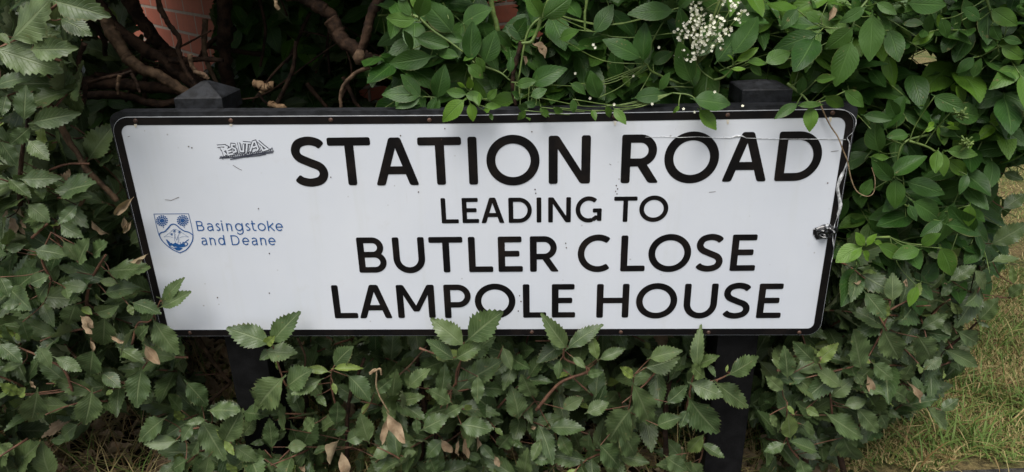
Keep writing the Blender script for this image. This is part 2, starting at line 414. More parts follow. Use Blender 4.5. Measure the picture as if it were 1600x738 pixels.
def arc(cx, cy, rx, ry, a0, a1, n=22):
    a = np.radians(np.linspace(a0, a1, n)); return np.stack([cx + rx * np.cos(a), cy + ry * np.sin(a)], 1)
def letter(I, ch, x0, x1, z0, h, sw):
    """capital of the sign's rounded grotesque inside the box x0..x1, baseline z0, cap height h"""
    e = sw / 2; xl, xr = x0 + e, x1 - e; zb, zt = z0 + sw * .46, z0 + h - sw * .46; W = x1 - x0; hz = sw * .92; zm = z0 + h * .515
    o = h * .022; R = I.ribbon
    if ch == 'I': R([((x0 + x1) / 2, z0), ((x0 + x1) / 2, z0 + h)], sw)
    elif ch == 'T': R([(x0, zt), (x1, zt)], hz); R([((x0 + x1) / 2, z0), ((x0 + x1) / 2, zt)], sw)
    elif ch == 'L': R([(xl, z0 + h), (xl, z0)], sw); R([(xl - e, zb), (x1, zb)], hz)
    elif ch == 'E':
        R([(xl, z0 + h), (xl, z0)], sw); R([(x0, zb), (x1, zb)], hz); R([(x0, zt), (x1 - W * .04, zt)], hz); R([(xl, zm), (x1 - W * .13, zm)], hz)
    elif ch == 'H': R([(xl, z0), (xl, z0 + h)], sw); R([(xr, z0), (xr, z0 + h)], sw); R([(xl, zm), (xr, zm)], hz, cap=False)
    elif ch == 'A':
        c_ = (x0 + x1) / 2; d_ = sw * .12
        R([(x0 + e * 1.08, z0), (c_ - d_, z0 + h)], sw * .97, hcut=True); R([(x1 - e * 1.08, z0), (c_ + d_, z0 + h)], sw * .97, hcut=True)
        zc = z0 + h * .32; tt = .32; R([(x0 + (c_ - x0) * tt + e, zc), (x1 - (c_ - x0) * tt - e, zc)], hz, cap=False)
    elif ch == 'N':
        R([(xl, z0), (xl, z0 + h)], sw); R([(xr, z0), (xr, z0 + h)], sw); R([(xl + e * .12, z0 + h), (xr - e * .12, z0)], sw * .86, hcut=True)
    elif ch == 'M':
        c_ = (x0 + x1) / 2; R([(xl, z0), (xl, z0 + h)], sw); R([(xr, z0), (xr, z0 + h)], sw)
        R([(xl + e * .2, z0 + h), (c_ + e * .1, z0 + h * .2)], sw * .84, hcut=True); R([(xr - e * .2, z0 + h), (c_ - e * .1, z0 + h * .2)], sw * .84, hcut=True)
    elif ch == 'O':
        R(arc((x0 + x1) / 2, z0 + h / 2, W / 2 - e, h / 2 + o - sw * .47, 0, 360 - 360 / 56, 56), sw * .98, closed=True)
    elif ch in 'CG':
        cx_, cz = x0 + W * .5, z0 + h / 2; rx, rz = W / 2 - e, h / 2 + o - sw * .47
        if ch == 'C':
            rx = W * .56 - e; R(arc(x0 + W * .56, cz, rx, rz, 52, 308, 46), sw * .96)
        else:
            R(arc(cx_, cz, rx, rz, 50, 292, 44), sw * .96)
            p = arc(cx_, cz, rx, rz, 292, 318, 6); R(np.vstack([p[:-1], [(xr, z0 + h * .17)]]), sw * .94)
            R([(xr, z0 + h * .04), (xr, z0 + h * .50)], sw * .96); R([(x0 + W * .66, z0 + h * .46), (x1, z0 + h * .46)], hz)
    elif ch == 'D':
        r = min(h / 2, W * .62); R([(xl, z0), (xl, z0 + h)], sw)
        a = arc(x1 - e - (W * .56 - e), z0 + h / 2, W * .56 - e, h / 2 - sw * .46, 90, -90, 34); R(np.vstack([[(xl - e * .6, zt)], a, [(xl - e * .6, zb)]]), hz, cap=False)
    elif ch in 'PRB':
        R([(xl, z0), (xl, z0 + h)], sw)
        zl = z0 + h * {'P': .40, 'R': .43, 'B': .515}[ch]; xw = x1 - (W * .07 if ch in 'BR' else 0)
        ry = (zt - zl) / 2; a = arc(xw - e - ry * 1.02, zl + ry, ry * 1.02, ry, 90, -90, 24); R(np.vstack([[(xl - e * .6, zt)], a, [(xl, zl)]]), hz, cap=False)
        if ch == 'R': R([(x0 + W * .50, zl), (x1 - e * 1.1, z0)], sw * .95, hcut=True)
        if ch == 'B':
            ry = (zl - zb) / 2; a = arc(x1 - e - ry * 1.05, zb + ry, ry * 1.05, ry, 90, -90, 24); R(np.vstack([[(xl, zl)], a, [(xl - e * .6, zb)]]), hz, cap=False)
    elif ch == 'U':
        rx = W / 2 - e; rz = min(rx * 1.02, h * .42); zc = z0 - o + sw * .47 + rz
        R(np.vstack([[(xl, z0 + h)], arc((x0 + x1) / 2, zc, rx, rz, 180, 360, 26), [(xr, z0 + h)]]), sw * .98)
    elif ch == 'S':
        g = [(.93, .845), (.80, .925), (.52, .965), (.22, .905), (.10, .75), (.19, .60), (.50, .49), (.82, .385), (.915, .235), (.79, .09), (.48, .035), (.20, .075), (.065, .155)]
        q = []
        for a, b_ in g: q.append((xl - e * .3 + (a - .07) / .86 * (xr - xl + e * .6), z0 - o + sw * .47 + (b_ - .035) / .93 * (h + 2 * o - sw * .94)))
        R(smooth_path(q, 72), sw * .97)

def crop(ox, oy, sc): return lambda x, y: (ox + x / sc, oy + y / sc)
c3, c4, c5, c6, c7 = crop(440, 190, 3.636), crop(880, 190, 3.478), crop(660, 290, 4), crop(500, 350, 4.2105), crop(870, 350, 4.1)
LINES = [
 ('station road lettering', .0142, [('S', c3, (52, 150), (262, 300), 92, 364), ('T', c3, (256, 112), (502, 112), 90, 362), ('A', c3, (538, 355), (785, 355), 90, 362), ('T', c3, (770, 108), (1019, 108), 88, 359),
   ('I', c3, (1060, 215), (1112, 215), 86, 358), ('O', c3, (1163, 218), (1466, 218), 82, 356), ('N', c3, (1517, 215), (1517 + 238, 207), 79, 353),
   ('R', c4, (316, 205), (516, 325), 70, 334), ('O', c4, (549, 200), (847, 195), 61, 329), ('A', c4, (858, 320), (1103, 318), 57, 326), ('D', c4, (1161, 190), (1410, 165), 53, 322)]),
 ('leading to lettering', .0076, [('L', c5, (117, 155), (228, 222), 78, 236), ('E', c5, (248, 155), (355, 220), 77, 234), ('A', c5, (368, 230), (514, 228), 75, 234), ('D', c5, (538, 152), (685, 148), 75, 232), ('I', c5, (713, 150), (744, 150), 74, 231),
   ('N', c5, (786, 150), (928, 150), 73, 230), ('G', c5, (957, 148), (1120, 180), 71, 227), ('T', c5, (1199, 80), (1345, 78), 69, 227), ('O', c5, (1355, 148), (1537, 143), 66, 223)]),
 ('butler close lettering', .0113, [('B', c6, (248, 200), (440, 250), 88, 320), ('U', c6, (473, 120), (690, 200), 87, 318), ('T', c6, (712, 100), (936, 98), 85, 318), ('L', c6, (977, 200), (1140, 298), 84, 316), ('E', c6, (1172, 200), (1335, 297), 82, 314), ('R', c6, (1381, 200), (1572, 305), 80, 314),
   ('C', c7, (133, 190), (362, 270), 73, 303), ('L', c7, (410, 185), (562, 287), 73, 303), ('O', c7, (586, 188), (861, 180), 70, 302), ('S', c7, (893, 190), (1066, 160), 69, 300), ('E', c7, (1117, 185), (1280, 185), 67, 300)]),
 ('lampole house lettering', .0113, [('L', c6, (85, 510), (252, 605), 402, 620), ('A', c6, (262, 612), (480, 612), 400, 620), ('M', c6, (507, 510), (755, 510), 400, 618), ('P', c6, (817, 510), (993, 470), 398, 618), ('O', c6, (1018, 505), (1286, 500), 398, 616), ('L', c6, (1335, 505), (1488, 600), 396, 616), ('E', c6, (1525, 505), (1678, 600), 395, 615),
   ('H', c7, (255, 490), (462, 490), 384, 600), ('O', c7, (507, 490), (772, 485), 384, 600), ('U', c7, (815, 470), (1030, 470), 382, 600), ('S', c7, (1068, 490), (1240, 470), 381, 601), ('E', c7, (1288, 490), (1446, 490), 381, 602)])]
for nm, sw, L in LINES:
    i0 = 0
    for word in nm.replace(' lettering', '').upper().split():
        I = Ink()
        for ch, cf, a, b_, yt, yb in L[i0:i0 + len(word)]:
            p0, p1 = P2(*cf(*a)), P2(*cf(*b_)); xm = (a[0] + b_[0]) / 2
            zt, zb = P2(*cf(xm, yt))[1], P2(*cf(xm, yb))[1]
            letter(I, ch, p0[0], p1[0], zb, zt - zb, sw * 1.05)
        i0 += len(word)
        tag(I.b.build('lettering', M['black'], SG, False), 'black capitals reading ' + word)

# council crest and name, both printed in blue
cc = crop(220, 310, 6.667)
def pth(pts, cf): return [P2(*cf(x, y)) for x, y in pts]
I = Ink(); mm = .001
R = lambda pts, wd, cl=False, sm=True, cf=cc: I.ribbon(pth(smooth_path(pts, 8 * len(pts)) if sm and len(pts) > 2 else pts, cf), wd * mm, closed=cl, cap=False)
R([(135, 163), (500, 160)], 1.0, sm=False)
R([(137, 160), (165, 290), (190, 385)], 1.0); R([(498, 160), (530, 290), (546, 385)], 1.0)
R([(190, 380), (232, 450), (320, 525), (408, 568)], 1.7); R([(546, 380), (535, 450), (480, 530), (408, 568)], 1.7)
R([(190, 382), (210, 358), (250, 345), (285, 310), (312, 278), (340, 268), (372, 278), (410, 312), (455, 340), (500, 352), (546, 382)], 2.0)
R([(242, 402), (300, 360), (350, 320), (420, 352), (498, 402)], .45); R([(242, 402), (300, 398), (340, 410)], .45); R([(498, 402), (440, 398), (400, 412)], .45)
for cx_, cy_ in ((222, 232), (438, 230)):
    for r_, n_ in ((54, 15), (36, 12), (17, 7)):
        for j in range(n_):
            a = 2 * math.pi * j / n_ + r_; x, y = cx_ + r_ * math.cos(a), cy_ + r_ * .92 * math.sin(a); I.poly(pth([(x + 9.5 * math.cos(t), y + 8 * math.sin(t)) for t in np.linspace(0, 6.28, 7)[:-1]], cc))
    I.poly(pth([(cx_ + 9 * math.cos(t), cy_ + 8 * math.sin(t)) for t in np.linspace(0, 6.28, 9)[:-1]], cc)); R([(cx_ + 10, cy_ + 52), (cx_ + 17, cy_ + 76)], 1.0, sm=False)
for cx_, cy_, r_ in ((350, 340, 20), (404, 350, 19), (322, 374, 15)):
    for j in range(7):
        a = 2 * math.pi * j / 7; R([(cx_, cy_), (cx_ + r_ * math.cos(a), cy_ + r_ * math.sin(a))], .7, sm=False)
R([(350, 360), (358, 400), (374, 432)], .6); R([(402, 366), (385, 405), (376, 440)], .6); R([(362, 372), (352, 420), (368, 470)], .5); R([(392, 400), (396, 440), (384, 470)], .5)
I.poly(pth([(262, 425), (300, 450), (296, 470), (330, 462), (325, 490), (300, 498), (285, 475)], cc)); I.poly(pth([(318, 482), (360, 462), (400, 480), (440, 470), (470, 486), (440, 505), (390, 500), (345, 505)], cc))
I.poly(pth([(340, 515), (390, 508), (440, 520), (405, 545), (375, 542)], cc)); R([(270, 430), (330, 485), (400, 505), (470, 495), (490, 470), (470, 458)], 1.6); R([(440, 480), (470, 450), (500, 428)], 1.4); R([(300, 500), (350, 520), (420, 520)], 1.2); R([(410, 455), (425, 480), (445, 455), (455, 480)], 1.2)
I.b.build('crest', M['blue'], SG, False)
def small(I, ch, x0, x1, zb, xh, cap, sw):
    """thin rounded lower-case and capitals of the council's name"""
    R = lambda p, **k: I.ribbon(p, sw, cap=False, **k); e = sw / 2; c_, w_, h_ = (x0 + x1) / 2, (x1 - x0) / 2 - e, xh / 2 - e; zm = zb + xh / 2; xl, xr = x0 + e, x1 - e
    if ch == 'o': R(arc(c_, zm, w_, h_, 0, 350, 36), closed=True)
    elif ch == 'e': R(np.vstack([[(xl, zm)], [(xr, zm)], arc(c_, zm, w_, h_, 8, 318, 30)]))
    elif ch == 'a':
        R(np.vstack([[(x0 + (x1 - x0) * .12, zb + xh * .84)], arc(c_ - w_ * .05, zb + xh - e - h_ * .62, w_ * .98, h_ * .62, 125, 0, 14), [(xr, zb)]]))
        R(np.vstack([[(xr, zm + xh * .06)], arc(xl + w_ * .75, zb + xh * .29, w_ * .75, xh * .29 - e * .6, 90, 290, 18), [(xr, zb + xh * .22)]]))
    elif ch == 's': R(smooth_path([(xr, zb + xh * .84), (c_, zb + xh - e), (xl + e * .2, zb + xh * .74), (c_, zb + xh * .52), (xr, zb + xh * .26), (c_, zb + e), (xl, zb + xh * .14)], 36))
    elif ch == 'i': R([(c_, zb), (c_, zb + xh)]); I.poly([(c_ + sw * .62 * math.cos(t), zb + cap * 1.0 + sw * .62 * math.sin(t)) for t in np.linspace(0, 6.28, 11)[:-1]])
    elif ch == 'n': R([(xl, zb), (xl, zb + xh)]); R(np.vstack([[(xl, zb + xh * .55)], arc(c_, zb + xh * .98 - e - w_, w_, w_, 170, 0, 16), [(xr, zb)]]))
    elif ch == 'g': R(arc(c_ - e * .3, zm, w_, h_, 0, 350, 36), closed=True); R(np.vstack([[(xr, zb + xh)], [(xr, zb)], arc(c_, zb - xh * .02, w_, xh * .40, 0, -150, 16)]))
    elif ch == 'd': R(arc(c_ - e * .3, zm, w_, h_, 0, 350, 36), closed=True); R([(xr, zb), (xr, zb + cap * 1.02)])
    elif ch == 't': R(np.vstack([[(x0 + (x1 - x0) * .36, zb + xh * 1.32)], arc(x0 + (x1 - x0) * .36 + xh * .24, zb + e + xh * .22, xh * .24, xh * .22, 180, 300, 12)])); R([(x0, zb + xh - e), (x1, zb + xh - e)])
    elif ch == 'k': R([(xl, zb), (xl, zb + cap * 1.03)]); R([(xr, zb + xh), (xl, zb + xh * .42)]); R([(xl + w_ * .55, zb + xh * .62), (xr + e * .4, zb)])
    elif ch == 'D': R([(xl, zb), (xl, zb + cap)]); R(np.vstack([[(xl, zb + cap - e)], arc(x1 - e - w_ * 1.1, zb + cap / 2, w_ * 1.1, cap / 2 - e, 90, -90, 26), [(xl, zb + e)]]))
    elif ch == 'B':
        R([(xl, zb), (xl, zb + cap)]); m_ = zb + cap * .53
        r_ = (zb + cap - e - m_) / 2; R(np.vstack([[(xl, zb + cap - e)], arc(x1 - e * 2.6 - r_, m_ + r_, r_, r_, 90, -90, 16), [(xl, m_)]]))
        r_ = (m_ - zb - e) / 2; R(np.vstack([[(xl, m_)], arc(x1 - e - r_, m_ - r_, r_, r_, 90, -90, 16), [(xl, zb + e)]]))
for word, base_, xht, capt, L in (('Basingstoke', 339, 258, 236, ((584, 660), (690, 755), (782, 828), (842, 858), (893, 950), (985, 1065), (1092, 1140), (1153, 1196), (1218, 1302), (1322, 1392), (1405, 1480))),
                                  ('and', 487, 408, 384, ((632, 690), (720, 778), (810, 878))), ('Deane', 487, 408, 384, ((944, 1030), (1058, 1130), (1155, 1215), (1246, 1306), (1330, 1404)))):
    I = Ink()
    for ch, (xa, xb) in zip(word, L):
        p0, p1 = P2(*cc(xa, (base_ + xht) / 2)), P2(*cc(xb, (base_ + xht) / 2)); zb_ = P2(*cc(xa, base_))[1]
        small(I, ch, p0[0], p1[0], zb_, P2(*cc(xa, xht))[1] - zb_, P2(*cc(xa, capt))[1] - zb_, .0019)
    tag(I.b.build('lettering', M['blue'], SG, False), 'thin blue letters reading ' + word)

# small graffiti: outlined throw-up letters over a scribbled base
gc = crop(320, 200, 10.54); G = [
 [(205, 300), (330, 292), (345, 330), (280, 345), (270, 320)], [(285, 320), (330, 460)], [(330, 292), (372, 312), (352, 352), (302, 374)], [(300, 380), (360, 440)], [(360, 330), (390, 440), (470, 425)], [(375, 360), (440, 330)], [(380, 395), (445, 380)],
 [(510, 275), (450, 270), (450, 315), (510, 345), (520, 385), (470, 400)], [(560, 240), (590, 380), (640, 385), (640, 270)], [(630, 240), (760, 250)], [(700, 250), (690, 390)], [(750, 385), (800, 230), (830, 220), (880, 340), (860, 365)], [(790, 320), (850, 300)], [(880, 215), (940, 270), (1040, 350)], [(930, 300), (960, 370), (1050, 345)]]
I = Ink(); 
for g in G: I.ribbon(pth(g, gc), .0052, cap=False)
for j in range(26):
    x = 250 + 33 * j; y = 505 - j * 5.2 + random.uniform(-10, 10); I.ribbon(pth([(x, y), (x + 34, y - 40 + random.uniform(-14, 14)), (x + 52, y + random.uniform(-14, 20))], gc), .0011, cap=False)
for q in ([(240, 498), (420, 490), (700, 450), (1140, 380)], [(250, 475), (500, 495), (820, 440), (1130, 405)], [(420, 520), (640, 480), (900, 455), (1010, 430)]): I.ribbon(pth(q, gc), .0016, cap=False)
gt = I.b.build('graffiti_tag', M['ink'], SG, False)
I = Ink(); I.y = FY - .0006
for g in G: I.ribbon(pth(g, gc), .0027, cap=False)
I.b.build('tag_fill', M['face'], gt, False)

# rivets in the border, rust weeping from some, crack, peeled film, scorched hole, scratches
for px, py in ((212, 189), (361, 188.5), (517, 187.5), (671, 188), (960, 182), (1137, 180), (1301, 176.5), (297, 520), (970, 519), (1107, 519.5), (1249, 519.5), (831, 519)):
    p = at(px, py, 0); b = MB(); a = np.linspace(0, 2 * math.pi, 12, endpoint=False); V = []
    for r_, y_ in ((.0038, -.0004), (.0034, -.0016), (.0018, -.0023)): V += [(p[0] + r_ * math.cos(t), y_, p[2] + r_ * math.sin(t)) for t in a]
    f = [(i + 12 * k2, (i + 1) % 12 + 12 * k2, (i + 1) % 12 + 12 * (k2 + 1), i + 12 * (k2 + 1)) for k2 in range(2) for i in range(12)] + [tuple(24 + i for i in range(12))]; b.add(V, f); b.build('rivet', M['rivet'], SG)
for px, py, l_ in ((212, 194, 6), (361, 194, 4), (961, 189, 8), (1137, 187, 8), (1297, 183, 9)):
    I = Ink(); I.y = FY - .0003; I.poly(pth([(px - 2.4, py), (px + 2.6, py), (px + 1.8, py + l_ * .6), (px + .4, py + l_), (px - 1.3, py + l_ * .7)], lambda x, y: (x, y))); I.b.build('rust_stain', M['stain'], SG, False)
cr = [(1008, 214.5), (1040, 213.6), (1062, 215.2), (1090, 214), (1120, 215.5), (1142, 215.8), (1150, 212.8), (1160, 213), (1166, 216), (1215, 217.5), (1262, 217.6), (1300, 217.6), (1322, 218.4)]
b = MB(); b.tube([at(x, y, -.0007) for x, y in cr], [.0002, .00035, .0005, .0003, .0004, .0006, .0013, .0011, .0005, .0004, .0005, .0005, .0007], 6); b.build('crack', M['film'], SG)
fl = [(1303, 170.8), (1322, 173), (1333, 180), (1337.5, 190), (1333, 206), (1324, 215), (1327, 224), (1326, 240), (1322, 258), (1315, 275), (1309, 292), (1311, 308), (1313, 322), (1309, 338), (1304, 352), (1301, 372), (1303, 392), (1299, 410)]
b = MB(); n_ = len(fl); V = []
for i, (x, y) in enumerate(smooth_path(fl, 68)):
    w_ = (1.3 if y < 225 or y > 345 else 2.1) + 1.3 * math.sin(i * .9) * math.sin(i * .37) + (3.2 if 270 < y < 335 else 0); 
    V += [at(x - w_ * .5, y, -.0012), at(x, y + .4, -.004 - .003 * abs(math.sin(i * .8))), at(x + w_ * .5, y, -.0012)]
m_ = len(V) // 3; b.add(V, [q for i in range(m_ - 1) for q in ((3 * i, 3 * i + 1, 3 * i + 4, 3 * i + 3), (3 * i + 1, 3 * i + 2, 3 * i + 5, 3 * i + 4))]); b.build('peeled_film', M['film'], SG)
b = MB(); hx = at(1289, 362, 0); nr, na = 9, 26; V = []
for i in range(nr):
    q = i / (nr - 1)
    for j in range(na):
        a = 2 * math.pi * j / na; ir = 1 + .10 * math.sin(2 * a + 1) + .07 * math.sin(5 * a) + .04 * math.sin(9 * a + 2)
        r_ = (.0175 * q) * ir; hgt = -.0105 * math.exp(-((q - .55) / .22) ** 2) * (.7 + .5 * math.sin(3 * a + .6)) - .0012 + .004 * math.exp(-(q / .25) ** 2) * -1
        V.append((hx[0] + r_ * 1.1 * math.cos(a), hgt, hx[2] + r_ * .86 * math.sin(a)))
b.add(V, [(i * na + j, i * na + (j + 1) % na, (i + 1) * na + (j + 1) % na, (i + 1) * na + j) for i in range(nr - 1) for j in range(na)]); b.build('scorched_blister', M['char'], SG)
for q in ([(258, 312), (268, 313), (280, 308)], [(364, 258), (372, 263), (378, 266)], [(1298, 237), (1310, 235.5)], [(1108, 300.5), (1118, 299.5)], [(952, 256), (955, 258)], [(200, 214), (203, 213)]):
    I = Ink(); I.y = FY - .0002; I.ribbon(pth(q, lambda x, y: (x, y)), .0007, cap=False); I.b.build('scratch', M['rivet'], SG, False)
for x, y in ((963, 290), (965, 295), (962, 299), (964, 303), (836, 296), (837, 302), (884, 380), (885, 387), (421, 396), (404, 326), (690, 218), (626, 212), (695, 201), (831, 206), (517, 277), (654, 300), (300, 231), (295, 229), (1293, 286), (421, 458), (340, 465), (812, 462), (814, 471), (810, 486)):
    I = Ink(); I.y = FY - .0002
    I.poly(pth([(x + 1.1 * math.cos(t) * random.uniform(.6, 1.2), y + 1.2 * math.sin(t)) for t in np.linspace(0, 6.28, 7)[:-1]], lambda x, y: (x, y))); I.b.build('speck', M['rivet'], SG, False)

# ------------------------------------------------------------------ leaves
def leaf_template(kind, v, teeth, cols):
    """unit leaf along +x, width along y, normal +z; returns vertices, quads and (u, t)"""
    r = random.Random(hash((kind, v)) if False else 77 * v + {'olearia': 1, 'elder': 2, 'oval': 3, 'dead': 4}[kind])
    if kind == 'olearia':
        W, p, q, wave, fold, curl, nt = .218 + .04 * r.random(), .80, .98, .012 + .024 * r.random(), .12 + .22 * r.random(), r.uniform(-.02, .22), teeth
    elif kind == 'elder':
        W, p, q, wave, fold, curl, nt = .205 + .05 * r.random(), .80, .86, .006 + .012 * r.random(), .12 + .22 * r.random(), r.uniform(.04, .34), teeth
    elif kind == 'oval':
        W, p, q, wave, fold, curl, nt = .24 + .05 * r.random(), .92, .72, .008, .10 + .16 * r.random(), r.uniform(.02, .22), teeth
    else:
        W, p, q, wave, fold, curl, nt = .19 + .06 * r.random(), .85, .8, .05 + .05 * r.random(), .5 + .6 * r.random(), r.uniform(-.3, .6), teeth
    side = r.uniform(-.10, .10); twist = r.uniform(-.35, .35); ph = r.uniform(0, 6)
    rows = [(-.13, 'p'), (-.05, 'p')]
    for i in range(nt):
        rows += [((i + .02) / nt * .97 + .01, 'v'), ((i + .62) / nt * .97 + .01, 't')]
    rows.append((1.0, 'end'))
    us = {5: [-1, -.5, 0, .5, 1], 7: [-1, -.84, -.42, 0, .42, .84, 1]}[cols]
    V, UV = [], []
    for t, typ in rows:
        tt = min(max(t, 0), 1); w = W * math.sin(math.pi * tt ** p) ** q if 0 < tt < 1 else .004
        if typ == 'p': w = .013
        if tt < .08 and typ != 'p': w = max(w, .03)
        for u in us:
            wu = w; x = t
            if abs(u) == 1 and typ in 'vt' and kind in ('olearia', 'elder'):
                d_ = (1.09, .93, .040) if kind == 'olearia' else (1.035, .985, .014)
                wu = w * (d_[0] if typ == 't' else d_[1]); x = t + (d_[2] if typ == 't' else -.004) * (1 - .3 * tt)
                if typ == 't' and kind == 'olearia': wu = wu + .010
            y = wu * u
            z = fold * abs(y) - curl * tt * tt * .9 + wave * math.sin(ph + tt * (18 if kind == 'olearia' else 11) + (1.3 if u > 0 else 0)) * abs(u) ** 1.5 * min(1, w / .1)
            if kind == 'olearia' and abs(u) == 1 and typ == 't': z += .012 * (1 if (len(V) // 3) % 2 else -1)
            if kind == 'dead': z += .5 * y * y / W * (1 if v % 2 else -1)
            tw = twist * tt; y, z = y * math.cos(tw) - z * math.sin(tw) * .5, z + y * math.sin(tw)
            y += side * tt * tt
            x -= max(0, curl) * .25 * tt ** 3
            V.append((x, y, z)); UV.append((u, tt))
    n_ = len(us); f = [(i * n_ + j, (i + 1) * n_ + j, (i + 1) * n_ + j + 1, i * n_ + j + 1) for i in range(len(rows) - 1) for j in range(n_ - 1)]
    return np.array(V), np.array(f, dtype=np.int64), np.array(UV)
NV = 9
TPL = {}
for kd, th, tl in (('olearia', 11, 8), ('elder', 11, 6), ('oval', 6, 5), ('dead', 6, 5)):
    for v_ in range(NV): TPL[kd, v_, 1] = leaf_template(kd, v_, th, 7 if kd == 'olearia' else 5); TPL[kd, v_, 0] = leaf_template(kd, v_, tl, 5)

class Leaves:
    def __init__(s): s.r = []
    def add(s, kind, base, D, N, L, wr=1., tint=None, young=0., dead=0., hi=1):
        D = nrm(D); N = np.asarray(N, float); N = nrm(N - (N @ D) * D); B = np.cross(N, D)
        s.r.append((kind, int(rng.integers(NV)), hi, np.asarray(base, float), D, B, N, L, wr, rng.random() if tint is None else tint, young, dead))
    def build(s, name, mats, parent=None, tubes=None):
        """one mesh: every leaf blade, plus the twigs they sit on as a second material"""
        Vs, Fs, A, Bc, n = [], [], [], [], 0
        groups = {}
        for q in s.r: groups.setdefault(q[:3], []).append(q)
        for key, qs in groups.items():
            tv, tf, tuv = TPL[key]; k_ = len(qs)
            base = np.array([q[3] for q in qs]); D = np.array([q[4] for q in qs]); B = np.array([q[5] for q in qs]); N = np.array([q[6] for q in qs])
            L = np.array([q[7] for q in qs])[:, None, None]; wr = np.array([q[8] for q in qs])[:, None, None]
            # shape of this very leaf: its own bend and cup, so that no two are alike
            bend = rng.normal(0, .11, (k_, 1)); cup = rng.normal(0, .17, (k_, 1))
            z = tv[None, :, 2] + bend * tv[None, :, 0] ** 2 + cup * np.abs(tv[None, :, 1])
            v = base[:, None, :] + L * (tv[None, :, 0, None] * D[:, None, :] + wr * tv[None, :, 1, None] * B[:, None, :] + z[:, :, None] * N[:, None, :])
            m_ = len(tv); Vs.append(v.reshape(-1, 3)); Fs.append((tf[None] + (np.arange(k_) * m_)[:, None, None] + n).reshape(-1, 4)); n += k_ * m_
            A.append(np.concatenate([np.tile(tuv, (k_, 1)), np.zeros((k_ * m_, 1))], 1))
            Bc.append(np.repeat(np.array([[q[9], q[10], q[11]] for q in qs]), m_, 0))
        tris = []
        nl = sum(len(f) for f in Fs)
        if tubes is not None and tubes.n:
            tv = np.concatenate(tubes.v); Vs.append(tv); tf = [tuple(i + n for i in f) for f in tubes.f]; A.append(np.zeros((len(tv), 3))); Bc.append(np.zeros((len(tv), 3)))
        else: tf = []
        V = np.concatenate(Vs); F4 = np.concatenate(Fs) if Fs else np.zeros((0, 4), int)
        loops = np.concatenate([F4.ravel(), np.array([i for f in tf for i in f], dtype=np.int64)]).astype(np.int32)
        tot = np.concatenate([np.full(len(F4), 4), np.array([len(f) for f in tf], dtype=np.int64)]).astype(np.int32)
        start = np.concatenate([[0], np.cumsum(tot)[:-1]]).astype(np.int32)
        me = bpy.data.meshes.new(name); me.vertices.add(len(V)); me.vertices.foreach_set('co', V.astype(np.float32).ravel())
        me.loops.add(len(loops)); me.loops.foreach_set('vertex_index', loops); me.polygons.add(len(tot)); me.polygons.foreach_set('loop_start', start)
        for mt in mats: me.materials.append(mt)
        mi = np.zeros(len(tot), np.int32)
        if len(tf): mi[len(F4):] = 1 + np.array(tubes.mi, dtype=np.int32)
        me.polygons.foreach_set('material_index', mi); me.polygons.foreach_set('use_smooth', np.ones(len(tot), bool))
        a1 = me.attributes.new('luv', 'FLOAT_VECTOR', 'POINT'); a1.data.foreach_set('vector', np.concatenate(A).astype(np.float32).ravel())
        a2 = me.attributes.new('lcol', 'FLOAT_VECTOR', 'POINT'); a2.data.foreach_set('vector', np.concatenate(Bc).astype(np.float32).ravel())
        me.update(calc_edges=True); me.validate(); return link(name, me, parent)

UP = np.array([0, 0, 1.]); TOV = np.array([-.02, -1, .25])
MAT_O = [M['olearia'], M['twig_red'], M['bark']]; MAT_E = [M['elder'], M['twig_green'], M['bark']]

# room that the leaves leave free: the sign itself, its posts, the dark hollow in the hedge, the gap below the sign
SIGNPX = [(165, 170), (1345, 158), (1340, 300), (1290, 535), (245, 535)]
HOLLOW = [(140, -40), (590, -40), (590, 60), (565, 110), (600, 178), (182, 184), (150, 150), (128, 110), (128, 40)]
HOLLOW2 = [(185, 60), (330, 60), (330, 200), (182, 184), (170, 250), (120, 180), (140, 110)]
GAPS = [(HOLLOW, .66), (HOLLOW2, .6), ([(278, 525), (378, 525), (405, 610), (385, 640), (340, 620), (300, 590)], .30), ([(135, 655), (250, 636), (235, 690), (250, 745), (70, 745), (80, 700)], .30),
        ([(1124, 520), (1186, 520), (1178, 640), (1175, 745), (1118, 745), (1116, 640)], .04), ([(375, 525), (430, 525), (420, 600), (400, 620)], .05),
        ([(206, 0), (240, -30), (330, -30), (334, 100), (302, 122), (252, 70)], 9), ([(196, 46), (215, 60), (262, 96), (240, 96)], 9), ([(174, 60), (184, 64), (204, 94), (196, 92)], 9), ([(565, 130), (605, 135), (605, 160), (565, 158)], 9), ([(762, -16), (804, -16), (802, 46), (758, 48)], 9), ([(824, 30), (860, 38), (852, 64), (824, 58)], 9), ([(1412, 78), (1470, 72), (1468, 105), (1415, 112)], 9),
        ([(690, 44), (716, 40), (712, 72), (694, 70)], 9),
        ([(1478, 640), (1560, 470), (1592, 380), (1568, 320), (1572, 262), (1660, 240), (1660, 745), (1330, 745), (1370, 672)], 9), ([(1165, 125), (1232, 125), (1235, 178), (1160, 178)], .06)]
POSTX = [(at(312, 165, PY0)[0], .05), (at(1197, 155, PY0)[0], .05)]
HARR = [None]; HAND = []   # leaves placed one by one: centre in the picture, half length, distance
